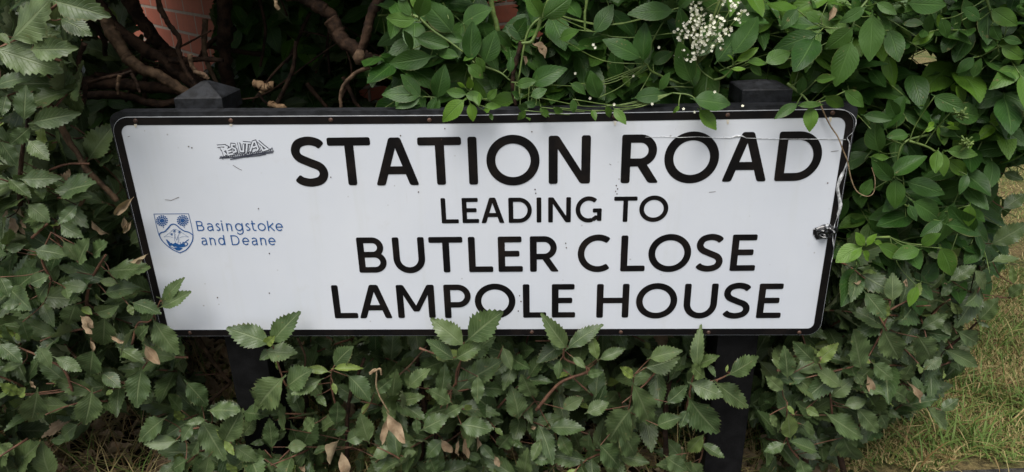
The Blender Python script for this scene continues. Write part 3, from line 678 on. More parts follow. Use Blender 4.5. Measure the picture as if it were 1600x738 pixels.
def free(*pts):
    P = np.array(pts); q = proj(P); dist = np.linalg.norm(P - CAM, axis=1)
    if HAND:
        A = HARR[0]; near = (np.hypot(q[:, None, 0] - A[None, :, 0], q[:, None, 1] - A[None, :, 1]) < A[None, :, 2]) & (dist[:, None] < A[None, :, 3] + .012)
        if near.any(): return False
    fw = ((P - CAM) @ RM[2]) > .25
    if not fw.all(): return False
    if ((P[:, 1] < .045) & inside(q, SIGNPX)).any(): return False
    if ((np.abs(P[:, 0]) < .63) & (P[:, 2] > .425) & (P[:, 2] < .895) & (P[:, 1] > -.02) & (P[:, 1] < .045)).any(): return False
    for x, h in POSTX:
        if ((np.abs(P[:, 0] - x) < h) & (P[:, 1] > .02) & (P[:, 1] < .115) & (P[:, 2] < .96)).any(): return False
    for g, yd in GAPS:
        if ((P[:, 1] < yd) & inside(q, g)).any(): return False
    return (P[:, 2] > .01).all()

def olearia_sprig(Lv, Tb, tip, d, ln, hi=1, young=.5, check=True, n=None, size=1.):
    d = nrm(d); side = nrm(np.cross(d, UP) + rng.normal(0, .05, 3)); sag = rng.uniform(-.12, .12)
    base = tip - d * ln; pts = np.array([base + d * ln * t + (side * sag + UP * .05) * ln * math.sin(t * 3.0) for t in np.linspace(0, 1, 6)])
    n = n or int(rng.integers(7, 12)); got = 0; a0 = rng.uniform(0, 6.28); B2 = np.cross(side, d); LT = rng.uniform(.0, 1.)
    for i in range(n):
        f = .12 + .88 * i / (n - 1); p = np.array([np.interp(f, np.linspace(0, 1, 6), pts[:, c]) for c in range(3)])
        a = a0 + i * 2.4; rad = side * math.cos(a) + B2 * math.sin(a); last = i >= n - 2
        D = nrm(d * (.45 + .5 * f) + rad * (.95 - .35 * f) + UP * rng.uniform(-.25, .18) + rng.normal(0, .12, 3))
        N = nrm(d * .5 + UP * .62 + TOV * .7 + rng.normal(0, .28, 3) - rad * .15)
        L = (.064 + .028 * rng.random()) * (1 - .45 * max(0, f - .72) / .28 * rng.random()) * size
        y = 0.
        if last and rng.random() < young: y = rng.uniform(.25, .9); L *= rng.uniform(.45, .75)
        if check and not free(p, p + D * L * .55, p + D * L): continue
        Lv.add('olearia', p, D, N, L, rng.uniform(.8, 1.08), np.clip(.55 * LT + .45 * rng.random(), 0, 1), y, 1. if rng.random() < .012 else 0., hi); got += 1
    if got > 2:
        pp = pts[1:] if not check or free(pts[0]) else pts[3:]
        Tb.tube(pp, np.linspace(.0026, .0011, len(pp)), 5, 0)
    return got
def elder_frond(Lv, Tb, base, d, ln, hi=1, young=0., size=1., check=True, tint=None):
    """one compound leaf: leaflets in pairs along an arching stalk, one at its tip"""
    d = nrm(d); droop = rng.uniform(.1, .45); ts = np.linspace(0, 1, 6)
    pts = np.array([base + d * ln * t - UP * ln * droop * t * t for t in ts]); got = 0
    side = nrm(np.cross(d, UP) + rng.normal(0, .15, 3)); T = .5 * rng.random() if tint is None else tint
    npair = int(rng.integers(2, 4)); L0 = rng.uniform(.066, .092) * size
    todo = [(1.0, 0)] + [(.36 + .5 * i / max(1, npair - 1), s_) for i in range(npair) for s_ in (-1, 1)]
    for f, s_ in todo:
        p = np.array([np.interp(f, ts, pts[:, c]) for c in range(3)]); dd = nrm(d - UP * 2 * droop * f)
        D = nrm(dd * (1 if s_ == 0 else .55) + side * s_ * .9 - UP * rng.uniform(0, .35) + rng.normal(0, .10, 3))
        N = nrm(UP * .75 + d * .25 + TOV * .65 + rng.normal(0, .22, 3)); L = L0 * (1.12 if s_ == 0 else .78 + .22 * f) * rng.uniform(.85, 1.1)
        if check and not free(p, p + D * L * .55, p + D * L): continue
        Lv.add('elder', p, D, N, L, rng.uniform(.9, 1.15), np.clip(T + .5 * rng.random(), 0, 1), young * rng.uniform(.5, 1), 0., hi); got += 1
    if got > 1 and (not check or free(pts[0], pts[2])): Tb.tube(pts, np.linspace(.0016, .0007, 6), 5, 0)
    return got
def oval_shoot(Lv, Tb, tip, d, ln, hi=1, young=.3, size=1.):
    d = nrm(d); side = nrm(np.cross(d, UP) + rng.normal(0, .1, 3)); pts = np.array([tip - d * ln * (1 - t) for t in np.linspace(0, 1, 5)]); got = 0
    for i in range(6):
        f = i / 5; p = tip - d * ln * (1 - f); s2 = side if i % 2 else np.cross(side, d)
        for s_ in (-1, 1):
            D = nrm(d * .6 + s2 * s_ + rng.normal(0, .15, 3)); N = nrm(UP * .6 + TOV * .6 + d * .4 + rng.normal(0, .25, 3)); L = rng.uniform(.034, .058) * size * (1 - .4 * f)
            if free(p, p + D * L): Lv.add('oval', p, D, N, L, 1., rng.random(), rng.uniform(.2, .8) if f > .75 and rng.random() < young else 0., 0., hi); got += 1
    if got > 3: Tb.tube(pts, np.linspace(.0014, .0007, 5), 4, 0)

def scatter(poly, n, y0, y1, bias=1.):
    """n points in the bush whose outline is poly, y0..y1 behind the sign's plane, thicker towards the near side"""
    p = np.array(poly); lo, hi = p.min(0), p.max(0); out = []
    while len(out) < n:
        q = rng.uniform(lo, hi, (n, 2)); q = q[inside(q, poly)]
        for a in q: out.append(at(a[0], a[1], y0 + (y1 - y0) * rng.random() ** bias))
    return out[:n]
def boxpts(lo, hi, n): return rng.uniform(lo, hi, (n, 3))

# ------------------------------------------------------------------ the shrubs
OL = empty('serrated_shrub', (-.95, .1, 0), 'grey-green saw-toothed shrub filling the hedge at the left end of the sign', 'shrub', 'saw-toothed shrubs around the sign')
OM = empty('serrated_shrub', (.05, .12, 0), 'low saw-toothed shrub under the sign with sprigs poking up over its bottom edge', 'shrub', 'saw-toothed shrubs around the sign')
OR = empty('serrated_shrub', (.85, .12, 0), 'saw-toothed shrub below the right end of the sign spilling over the lawn', 'shrub', 'saw-toothed shrubs around the sign')
EM = empty('elder_bush', (.15, .5, 0), 'elder bush with cream flower head drooping over the top edge of the sign', 'shrub', 'elder bushes in the hedge')
ER = empty('elder_bush', (1.0, .4, 0), 'elder bush without flowers filling the hedge beside the right end of the sign', 'shrub', 'elder bushes in the hedge')

q1, q2, q3, q4 = (crop(x, 0, 1.995) for x in (0, 400, 800, 1200)); q5, q6, q7, q8 = (crop(x, 368, 1.995) for x in (0, 400, 800, 1200))
e8, s6, s8, l1, b7, bl, f5, r7 = crop(580, 0, 3.886), crop(660, 470, 8.2), crop(320, 500, 3.1), crop(0, 150, 3.354), crop(1050, 500, 3.1), crop(0, 560, 4.146), crop(1020, 0, 5.27), crop(1320, 200, 3.689)
def hand(root, kind, y, leaves, cf, stem=None, young=0., name='sprig', rad=.0022, smat=None, label=None):
    """a sprig one can pick out in the photograph: every leaf from its stalk end to its tip, as real leaves in depth"""
    Lv = Leaves()
    for lf in leaves:
        bx, by, tx, ty = lf[:4]; wr = lf[4] if len(lf) > 4 else 1.; yg = lf[5] if len(lf) > 5 else young; dz = lf[6] if len(lf) > 6 else 0.
        yb = y + dz + rng.uniform(-.006, .006); yt = yb + rng.uniform(-.022, .008)
        p, q = at(*cf(bx, by), yb), at(*cf(tx, ty), yt); ray = nrm(CAM - p)
        N = nrm(ray * .95 + UP * .30 + rng.normal(0, .20, 3)); d = q - p; ln = np.linalg.norm(d)
        a_, b_ = proj(p), proj(q); HAND.append((*((a_ + b_) / 2), .56 * np.linalg.norm(a_ - b_), np.linalg.norm((p + q) / 2 - CAM)))
        Lv.add(kind, p, d, N, ln, wr * 1.04, .3 + .6 * rng.random(), yg, 1. if kind == 'dead' else 0.)
    Tb = MB(); bases = np.array([q[3] for q in Lv.r])
    if stem: pts = smooth_path([at(*cf(x, yy), y + .012 + .02 * i / len(stem)) for i, (x, yy) in enumerate(stem)], 7 * len(stem))
    else:
        c_ = bases.mean(0) + np.array([0, .05, -.02]); o_ = np.argsort(bases[:, 2]); pts = smooth_path([bases[o_[0]] + np.array([0, .04, -.02]), c_, bases[o_[-1]] + np.array([0, .012, -.004])], 16)
    Tb.tube(pts, np.linspace(rad * .55, rad, len(pts)) if stem else rad * .6, 7, 0, .08)
    for p in bases:
        j = np.argmin(np.linalg.norm(pts - p, axis=1)); g = pts[j]; dd = np.linalg.norm(g - p)
        if dd > .002: Tb.tube(smooth_path([g, (g + p) / 2 + np.array([0, .15 * dd, -.12 * dd]), p], 8), .0009, 5, 0)
    o = Lv.build(name, [M['olearia'] if kind in ('olearia', 'dead') else M['elder'], smat or (M['twig_red'] if kind == 'olearia' else M['twig_green'])], root, Tb)
    if label: o['label'] = label
    return o
# --- sprigs standing in front of the sign's lower edge
H = lambda *a, **k: hand(OM, 'olearia', *a, **k)
H(-.040, [(310, 112, 105, 25, 1.05), (328, 105, 442, -45, 1.0), (300, 150, 445, 175, 1.5, 0, .004), (372, 288, 208, 446, 1.15), (330, 150, 262, 190, 1.3, .05, .01), (290, 118, 330, 95, .9, .9)], s8, [(322, 100), (345, 180), (385, 300), (410, 330)])
H(-.045, [(512, 560, 140, 215, 1.0), (600, 490, 1035, 88, 1.0), (392, 735, 38, 505, 1.2), (440, 735, 775, 550, .95, .12), (560, 690, 975, 440, 1.1, 0, .03)], s6, [(530, 540), (520, 700), (440, 900), (430, 1080)])
H(-.035, [(660, 450, 775, 398, 1.2, 0, .03), (692, 440, 690, 527, 1.0), (478, 470, 525, 420, 1.0), (520, 605, 585, 568, 1.1), (590, 560, 645, 530, 1.1), (640, 590, 735, 600, 1.4), (605, 520, 545, 480, 1.1)], q6, [(640, 380), (625, 450), (600, 500)])
H(-.042, [(168, 348, 100, 262, .85), (176, 350, 272, 266, .8), (266, 385, 243, 305, .75, .2), (160, 355, 118, 310, 1.2, 0, .03), (275, 385, 358, 352, .8, 0, .01), (190, 380, 232, 412, 1.0), (150, 390, 140, 450, .9), (235, 435, 285, 425, 1.)], q7, [(168, 340), (165, 385), (240, 420), (150, 460), (75, 545)], rad=.0032)
H(-.020, [(378, 440, 333, 410, .9, .8), (385, 440, 436, 438, .9), (432, 382, 527, 352, .9), (420, 410, 525, 385, 1.3, 0, .03), (380, 468, 448, 607, .85), (365, 548, 273, 655, 1.15), (340, 610, 408, 712, 1.1), (485, 520, 552, 470, 1.1), (455, 592, 525, 560, 1.1), (235, 552, 305, 520, 1.2), (275, 655, 352, 730, 1.1), (385, 600, 330, 540, 1.1, 0, .03)], q7, [(380, 435), (372, 500), (360, 560)])
H(-.030, [(578, 410, 570, 298, .7), (576, 405, 643, 376, .85, .15), (600, 442, 548, 402, 1.1, .15), (610, 400, 640, 440, .9)], q7, [(575, 415), (560, 460), (540, 560)])
H(-.025, [(680, 432, 783, 380, 1.05), (668, 425, 672, 402, .8, .7), (640, 462, 737, 547, .85), (560, 462, 665, 505, 1.1), (555, 512, 632, 625, 1.05), (548, 545, 520, 600, 1.1)], q7, [(690, 425), (640, 450), (560, 470)])
H(-.015, [(592, 650, 663, 700, .9), (596, 622, 540, 682, .9, .3), (560, 710, 600, 760, 1.2), (480, 690, 540, 740, 1.2)], q7, [(600, 630), (590, 690), (560, 750)])
H(-.030, [(245, 415, 330, 410, .55, .75), (225, 425, 155, 410, .7, .4), (240, 460, 250, 495, .9, .5), (290, 440, 368, 510, 1.15), (245, 405, 282, 345, 1.2, 0, .02), (100, 470, 162, 410, 1.3), (200, 450, 108, 490, 1.0), (250, 585, 262, 508, 1.0), (150, 605, 187, 568, 1.2), (190, 500, 215, 530, 1.)], q6, [(235, 420), (235, 470), (250, 540)])
H(-.010, [(285, 640, 347, 610, 1.3), (245, 620, 285, 602, 1.3), (205, 600, 245, 570, 1.1), (370, 490, 430, 440, .95), (350, 640, 320, 560, 1.1), (365, 690, 430, 660, 1.1), (460, 690, 500, 670, 1.2), (80, 600, 100, 540, 1.2), (50, 660, 40, 570, .8), (100, 660, 160, 650, 1.3), (180, 680, 215, 650, 1.1)], q6, [(300, 660), (330, 560)])
H(.0, [(655, 590, 740, 590, 1.2), (660, 680, 700, 700, 1.2), (580, 640, 520, 690, 1.2), (500, 570, 500, 620, 1.1), (540, 690, 560, 740, 1.3), (745, 600, 770, 625, 1.1, .2), (770, 350, 800, 420, .9), (760, 660, 800, 610, 1.1), (700, 650, 740, 700, 1.1)], q6)
H(.01, [(20, 570, 18, 485, 1.2), (60, 500, 40, 440, 1.1), (90, 640, 60, 700, 1.1), (120, 600, 225, 590, 1.0), (150, 620, 180, 700, 1.0, .1), (60, 690, 135, 700, 1.2), (240, 620, 230, 690, 1.1), (160, 540, 220, 500, 1.2), (5, 640, 30, 660, 1.1)], q7)
# left foot of the mound
H(-.05, [(583, 460, 655, 540, 1.05), (640, 575, 575, 583, .8), (510, 572, 423, 636, .95), (548, 640, 440, 655, 1.0), (630, 580, 703, 705, 1.05), (700, 640, 742, 560, .9), (730, 655, 798, 710, 1.1), (565, 545, 512, 488, .95), (600, 590, 560, 640, 1.2), (655, 545, 735, 540, 1.0), (700, 640, 675, 605, .7, .6), (700, 640, 728, 685, .9, .65), (580, 700, 520, 740, 1.1), (650, 690, 640, 760, 1.2), (620, 640, 590, 690, 1.1)], q5, [(690, 630), (640, 600), (560, 610)])
H(.02, [(180, 440, 22, 420, 1.0), (165, 455, 92, 560, 1.0), (185, 560, 235, 480, 1.1), (160, 470, 100, 440, 1.2), (300, 590, 220, 600, .9), (320, 620, 310, 480, .7), (330, 570, 400, 540, 1.1), (480, 600, 530, 480, 1.0), (330, 650, 390, 720, 1.2)], s8)
# --- the shrub at the left
Lh = lambda *a, **k: hand(OL, 'olearia', *a, **k)
Lh(-.06, [(505, 222, 597, 180, .95), (508, 205, 565, 128, .75), (482, 270, 547, 378, 1.1), (415, 210, 502, 236, 1.15), (500, 200, 508, 192, 1.2, .8), (430, 320, 450, 290, 1.)], q5, [(502, 200), (470, 265), (430, 275), (412, 340)])
Lh(-.05, [(340, 110, 477, 104, .85), (325, 258, 322, 362, 1.1), (235, 215, 202, 295, 1.15), (365, 150, 305, 140, 1.1, .2), (400, 215, 415, 250, 1.1, .3), (300, 240, 350, 230, 1.2), (275, 165, 185, 150, 1.2), (240, 115, 180, 95, .9), (255, 225, 290, 245, 1.1, .55), (330, 180, 425, 150, 1.1)], q5, [(330, 60), (290, 130), (270, 210), (290, 330)], rad=.0034)
Lh(-.06, [(440, 420, 415, 535, 1.25), (375, 355, 447, 405, 1.0), (475, 520, 420, 470, 1.2, 0, .03), (320, 430, 380, 470, 1.2, 0, .02), (350, 480, 330, 500, 1., .3)], q5, [(470, 380), (440, 420), (400, 470)])
Lh(-.07, [(175, 382, 262, 422, .95), (285, 490, 268, 605, 1.15), (115, 490, 96, 612, .95), (55, 495, 0, 462, 1., .75), (290, 360, 275, 450, 1.3, 0, .02), (70, 400, 0, 420, .9, 0, .02), (120, 350, 165, 410, 1.1), (0, 340, 60, 390, 1.1), (60, 500, 85, 475, 1., .6)], q5, [(60, 350), (130, 380), (200, 420), (230, 500)], rad=.0028)
Lh(-.08, [(110, 45, 212, 60, 1.3), (20, 45, 75, 30, 1.2), (95, 150, 150, 125, 1.3), (150, 150, 100, 210, 1.2), (60, 215, 0, 215, 1.2), (0, 130, 30, 190, 1.1), (200, 20, 245, 80, 1.1), (245, 85, 270, 10, 1.1), (290, 60, 335, 20, 1.), (205, 165, 215, 200, 1.1), (20, 30, 30, -20, 1.), (70, 270, 90, 340, 1.)], q5, [(160, -10), (130, 70), (160, 140)])
Lh(-.14, [(42, 118, 162, -5, 1.2), (178, 5, 332, 52, 1.05), (-10, 155, 192, 215, 1.05), (-10, 268, 72, 222, .9), (100, 155, 237, 155, .95), (80, 120, 180, 100, 1.2, 0, .05), (-5, 105, 30, 130, 1., .2), (190, 60, 280, 90, 1.1, 0, .04)], q1, [(185, 10), (120, 60), (40, 130), (-40, 170)], rad=.0035)
Lh(-.07, [(75, 372, 78, 268, 1.15), (105, 382, 242, 345, .85), (90, 400, 28, 455, 1.0), (90, 400, 140, 380, 1.), (68, 558, 187, 560, 1.05), (120, 568, 132, 622, 1.1, .15), (265, 600, 165, 600, 1.1), (185, 600, 292, 570, 1.1), (90, 640, 160, 690, 1.3), (190, 700, 247, 740, 1.1), (20, 300, 0, 360, 1.2), (90, 440, 150, 500, 1.0), (0, 440, 50, 520, 1.1), (30, 560, 90, 620, 1.), (240, 640, 185, 700, 1.), (20, 680, 0, 720, 1.2, .3)], q1, [(88, 370), (70, 470), (62, 560), (62, 640)], rad=.0045, smat=M['bark'])
Lh(.03, [(280, 492, 345, 388, 1.1), (255, 500, 180, 420, 1.2), (310, 510, 370, 500, 1.2), (360, 610, 400, 680, 1.), (410, 760, 450, 700, .8)], q1)
Lh(.0, [(100, 700, 240, 560, 1.1), (0, 560, 90, 640, 1.2), (-40, 640, 130, 600, 1.1), (60, 760, 20, 620, 1.2), (330, 760, 220, 600, 1.2), (440, 530, 320, 520, 1.3), (500, 430, 330, 560, 1.), (260, 740, 150, 620, 1.1)], bl)
# --- right: saw-toothed leaves
Rh = lambda *a, **k: hand(OR, 'olearia', *a, **k)
Rh(-.04, [(290, 412, 262, 278, 1.0), (298, 385, 320, 400, 1., .85), (362, 298, 415, 403, 1.05), (470, 318, 533, 402, 1.1), (388, 202, 388, 118, 1.3), (305, 180, 375, 265, 1.0), (270, 430, 300, 470, 1.1), (330, 400, 392, 450, 1.15), (330, 240, 320, 180, .9)], q8, [(300, 400), (340, 330), (372, 250), (380, 200)])
Rh(-.03, [(45, 482, -5, 440, 1.1), (150, 672, 70, 640, .95), (60, 530, 85, 560, 1., .5), (235, 630, 273, 733, 1.1), (188, 560, 303, 645, .95), (50, 650, -10, 680, 1.2), (100, 700, 120, 760, 1.2), (40, 600, 80, 580, 1.1, .2), (70, 630, 60, 560, 1., .3), (110, 590, 160, 610, 1.2), (5, 560, 30, 600, 1.1)], q8, [(60, 520), (60, 640), (100, 700)])
Rh(-.03, [(150, 398, 220, 335, .9, .5), (155, 400, 145, 375, .8, .1), (225, 470, 150, 410, 1.1), (200, 500, 250, 455, 1.2), (140, 390, 80, 330, 1.0), (60, 440, 60, 350, 1.0), (240, 530, 310, 510, 1.1), (120, 540, 160, 560, 1.2, .2), (280, 540, 350, 620, 1.0)], q8, [(155, 390), (190, 480), (200, 560)])
Rh(-.01, [(430, 510, 395, 470, 1.1), (420, 450, 445, 415, 1.2), (440, 520, 470, 480, .8), (350, 560, 380, 610, 1.2), (350, 520, 350, 580, 1.0), (500, 540, 560, 610, .95), (540, 545, 600, 510, 1.1), (480, 500, 460, 440, 1.0), (390, 480, 460, 520, 1.1)], q8)
Rh(.04, [(660, 262, 728, 200, 1.2), (540, 380, 490, 420, 1.2), (560, 360, 680, 410, .8), (595, 300, 680, 350, .9), (480, 290, 560, 245, 1.1), (600, 245, 575, 215, 1., .2), (540, 190, 580, 150, 1.), (645, 110, 700, 170, 1.1), (655, 270, 690, 285, .9)], q8, [(662, 262), (610, 310), (555, 355)], rad=.003, smat=M['bark'])
Rh(.03, [(700, 82, 790, 60, .85), (752, 190, 800, 150, 1.0), (765, 150, 760, 95, .7, .3), (570, 140, 650, 90, 1.0), (500, 170, 560, 130, 1.0)], q8, [(800, 165), (750, 195)])
Rh(.06, [(735, 650, 810, 600, 1.1), (700, 760, 820, 700, 1.1), (735, 540, 800, 560, 1.)], q4)
# --- elder over the sign
Eh = lambda *a, **k: hand(EM, 'elder', *a, **k)
Eh(-.02, [(265, 125, 82, 122, 1.0, .25), (240, 95, 150, -30, .9, .1), (290, 100, 330, -60, 1.3, .1), (215, -5, 130, -40, 1.)], e8, [(560, 318), (470, 250), (380, 190), (290, 110), (235, 90)], rad=.0024, name='shoot')
Eh(.03, [(490, 195, 330, -10, 1.15), (280, 232, 480, 290, 1.1), (360, 345, 98, 398, 1.0), (528, 345, 382, 315, .95), (250, 300, 190, 190, 1.1), (560, 245, 430, 215, 1.0)], e8, [(385, 190), (330, -10)], name='shoot')
Eh(.0, [(606, 362, 592, 122, 1.15), (690, 378, 758, 188, 1.3), (560, 140, 735, 20, 1.3, 0, .04), (945, 235, 825, 150, 1.2, 0, .03), (760, 190, 860, 300, 1.1, 0, .04), (845, 440, 850, 340, 1.), (620, 340, 560, 375, .9, .2)], e8, [(845, 490), (780, 440), (700, 410), (610, 375)], name='shoot')
Eh(.02, [(295, 582, 182, 440, 1.05), (290, 585, 68, 545, .95), (295, 592, 142, 650, .85), (345, 685, 395, 590, 1.0), (400, 590, 440, 400, 1.3), (240, 690, 290, 620, 1.1), (390, 680, 410, 610, 1.)], e8, [(400, 592), (290, 588), (200, 600)], name='shoot', rad=.0014)
Eh(-.025, [(560, 612, 415, 735, 1.1, .55), (602, 630, 628, 740, 1.25, .65), (575, 572, 442, 560, 1.0, .15), (575, 575, 685, 595, 1.2, .25), (690, 650, 792, 632, 1.0, .35), (705, 655, 700, 690, 1.1, .4), (705, 602, 768, 545, 1.1, .25), (600, 540, 600, 470, .9, .8), (570, 530, 520, 500, .7, .9), (590, 600, 560, 600, 1., .8), (640, 560, 660, 640, 1.1, .3), (720, 690, 740, 730, 1., .2), (590, 400, 690, 470, 1.3, .2), (640, 350, 700, 440, 1.1, .2)], e8, [(590, 590), (610, 520), (610, 400)], name='shoot')
Eh(.0, [(885, 520, 1000, 480, 1.1, .1), (990, 520, 1110, 400, 1.0, .05), (1000, 580, 1060, 560, 1.1, .3), (900, 590, 860, 560, 1.2), (950, 660, 880, 650, 1.1), (1030, 650, 1060, 720, .9, .25), (900, 690, 900, 740, 1.1, .2), (940, 690, 970, 730, 1.1, .3), (870, 600, 930, 570, 1.1), (1000, 640, 920, 630, 1.2)], e8, [(850, 500), (960, 510), (1010, 530)], name='shoot')
Eh(.0, [(65, 262, 160, 198, 1.15), (398, 178, 295, 120, 1.05), (408, 190, 416, 72, 1.0), (560, 252, 503, 130, 1.0), (240, 270, 235, 220, .9), (185, 262, 235, 290, 1.1), (270, 305, 240, 230, 1.2), (385, 305, 492, 282, 1.0), (440, 200, 500, 150, 1.2, 0, .04), (330, 240, 310, 150, 1.2, 0, .05), (150, 120, 205, 95, 1.2, .15), (460, 280, 480, 230, 1.)], q3, [(420, 200), (440, 225), (520, 260)], name='shoot')
Eh(-.03, [(585, 345, 643, 404, 1.15, .45), (320, 340, 355, 390, 1.1, .35), (250, 345, 262, 370, 1.1, .3), (295, 330, 310, 370, 1., .3), (520, 330, 505, 355, 1., .5), (570, 310, 685, 330, 1.2), (130, 335, 160, 355, 1.2, .2), (90, 335, 120, 365, 1., .2), (40, 345, 20, 380, 1.1, .25), (60, 300, 110, 280, 1.2), (190, 310, 195, 355, 1.1)], q3, [(590, 340), (560, 300), (500, 290)], name='shoot', rad=.0014)
Eh(.0, [(500, 35, 358, 35, .9), (520, 25, 570, -30, 1.), (100, 55, 188, -10, 1.2, .1), (90, 50, 40, -20, 1.1, .2), (540, 100, 520, 40, 1.1), (260, 100, 320, 10, 1.2, 0, .03), (0, 120, 50, 60, 1.1, 0, .04)], q3, [(20, 250), (50, 100), (110, 40)], rad=.0024, name='shoot')
Eh(-.02, [(690, 165, 780, 60, 1.1), (700, 190, 772, 145, .75, .75), (690, 200, 685, 165, .6, .95), (685, 215, 730, 215, .7, .9), (735, 195, 800, 190, 1.2, .2), (740, 200, 790, 230, 1.1, .2), (640, 190, 710, 105, 1.2), (560, 170, 650, 110, 1.1, 0, .03)], q3, [(690, 210), (660, 240), (630, 250)], name='shoot')
# --- elder at the right
Fh = lambda *a, **k: hand(ER, 'elder', *a, **k)
Fh(-.03, [(262, 88, 180, 162, 1.2, .1), (258, 135, 208, 272, 1.15, .1), (325, 50, 322, 195, 1.1, .1), (378, 95, 415, 195, 1.2, .05), (300, 25, 225, 75, 1.0), (-5, 195, 78, 150, 1.2, .15), (90, 30, 40, 95, 1.1), (120, 40, 165, 70, 1.1, .15), (340, 10, 405, 45, 1.0, .1), (440, 10, 560, 20, 1.1)], q4, [(262, 90), (280, 40), (320, -10)], name='shoot')
Fh(-.04, [(180, 300, 246, 335, 1.0, .3), (132, 335, 137, 412, 1.2, .4), (90, 325, 18, 366, .9, .05), (95, 330, 180, 318, .6, .2), (240, 285, 310, 330, 1.1, .15), (110, 240, 100, 300, 1.0), (150, 250, 215, 240, 1., .2)], q4, [(130, 325), (110, 300), (60, 260)], name='shoot')
Fh(.0, [(345, 470, 315, 380, 1.25), (435, 420, 370, 430, 1.2), (400, 365, 370, 312, 1.2), (365, 400, 435, 300, 1.0), (385, 545, 495, 480, 1.1), (398, 560, 400, 655, 1.2, .1), (435, 568, 562, 600, 1.0), (455, 630, 565, 690, 1.05), (385, 560, 322, 500, .95), (300, 360, 390, 375, .9), (320, 490, 380, 495, .9, .3), (290, 610, 330, 560, 1.1)], q4, [(395, 550), (420, 450), (500, 420)], name='shoot')
Fh(-.01, [(500, 395, 520, 380, 1.1, .9), (490, 410, 520, 395, .9, .9), (600, 470, 620, 440, 1., .9), (610, 470, 640, 450, .9, .9), (530, 470, 515, 540, 1.0, .35), (545, 480, 550, 550, 1.0, .35), (560, 500, 632, 548, .9, .45), (560, 470, 660, 480, 1.0, .2), (520, 300, 610, 350, 1.1), (570, 350, 685, 360, 1.1), (620, 545, 600, 600, 1.)], q4, [(560, 500), (500, 460), (440, 440)], name='shoot')
Fh(.0, [(730, 145, 800, 185, 1.2, .3), (700, 30, 778, 85, 1.1, .2), (735, 120, 800, 130, 1.0), (660, 60, 620, 20, 1.2), (640, 180, 590, 230, 1.2), (640, 240, 660, 180, 1.1), (700, 80, 720, 130, 1.1), (540, 60, 570, 120, 1.1), (500, 100, 500, 40, 1.)], q4, [(720, 170), (700, 60), (680, -10)], name='shoot')
Fh(-.02, [(440, 640, 460, 690, 1.0), (630, 640, 620, 710, 1.2, .4), (640, 720, 560, 660, 1.2), (560, 700, 690, 720, .9), (540, 690, 480, 740, 1.)], q4, name='shoot')
Fh(-.03, [(288, 35, 205, 77, 1.25, .55), (290, 40, 255, 82, .8, .5), (296, 50, 322, 78, 1.1, .6), (300, 30, 275, -5, 1.2, .55), (310, 30, 335, -8, 1.1, .7), (330, 20, 362, 25, 1.0, .6), (345, 30, 440, 75, .9, .2), (470, 45, 385, 65, 1.2, .15), (465, 160, 438, 225, .9, .55), (540, 40, 590, 130, 1.1, .2), (480, 30, 530, -10, 1.1, .2)], q8, [(292, 35), (320, 10), (380, 5)], name='shoot')

# --- the mass of leaves behind and around those
for pts, y_ in (([(50, 118), (75, 160), (104, 205), (140, 258), (162, 285), (184, 314)], .01), ([(310, 528), (330, 562), (352, 592), (358, 602), (334, 622)], .20), ([(406, 150), (430, 138), (480, 100), (528, 66)], .35), ([(35, 320), (35, 240), (45, 190)], -.06)):
    for x, y in smooth_path([(a, b_) for a, b_ in pts], 16): HAND.append((x, y, 9 if y_ > 0 else 6, np.linalg.norm(at(x, y, y_) - CAM)))
def fill(root, mats, jobs):
    HARR[0] = np.array(HAND)
    Lv, Tb = Leaves(), MB()
    for fn in jobs: fn(Lv, Tb)
    return Lv, Tb
def f_ol(poly, n, y0, y1, bias=1.3, young=.35, size=1.):
    def go(Lv, Tb):
        for p in scatter(poly, n, y0, y1, bias):
            d = nrm(np.array([rng.normal(0, .7), -.75 + rng.normal(0, .35), .30 + rng.normal(0, .45)])); olearia_sprig(Lv, Tb, p, d, rng.uniform(.09, .16), 1 if p[1] < .2 else 0, young, size=size)
    return go
def f_el(poly, n, y0, y1, bias=1.3, young=.0, size=1.):
    def go(Lv, Tb):
        for p in scatter(poly, n, y0, y1, bias):
            d = nrm(np.array([rng.normal(0, .8), -.7 + rng.normal(0, .4), .05 + rng.normal(0, .4)])); yg = rng.uniform(.1, .5) if rng.random() < .16 else young
            elder_frond(Lv, Tb, p - d * .09, d, rng.uniform(.11, .17), 1 if p[1] < .2 else 0, yg, size)
    return go
def f_ov(poly, n, y0, y1, bias=1.2, size=1.):
    def go(Lv, Tb):
        for p in scatter(poly, n, y0, y1, bias):
            d = nrm(np.array([rng.normal(0, .7), -.6 + rng.normal(0, .3), .3 + rng.normal(0, .4)])); oval_shoot(Lv, Tb, p, d, rng.uniform(.07, .13), 1 if p[1] < .2 else 0, size=size)
    return go
def b_ol(lo, hi, n):
    def go(Lv, Tb):
        for p in boxpts(lo, hi, n): olearia_sprig(Lv, Tb, p, np.array([rng.normal(0, .8), rng.normal(-.3, .6), rng.normal(.4, .4)]), .14, 0, .2, size=1.25)
    return go
def b_el(lo, hi, n):
    def go(Lv, Tb):
        for p in boxpts(lo, hi, n): d = nrm(np.array([rng.normal(0, .8), rng.normal(-.4, .6), rng.normal(.2, .4)])); elder_frond(Lv, Tb, p, d, .16, 0, 0., 1.15)
    return go
PL = [(-70, -40), (150, -40), (128, 40), (110, 110), (125, 190), (150, 260), (200, 340), (240, 410), (262, 500), (300, 560), (285, 640), (240, 650), (130, 640), (70, 690), (70, 770), (-80, 770)]
PM = [(300, 640), (395, 600), (430, 545), (520, 540), (830, 530), (1110, 530), (1125, 640), (1118, 770), (195, 770), (215, 705), (270, 650)]
PM2 = [(400, 520), (1300, 520), (1300, 640), (1120, 640), (420, 620)]
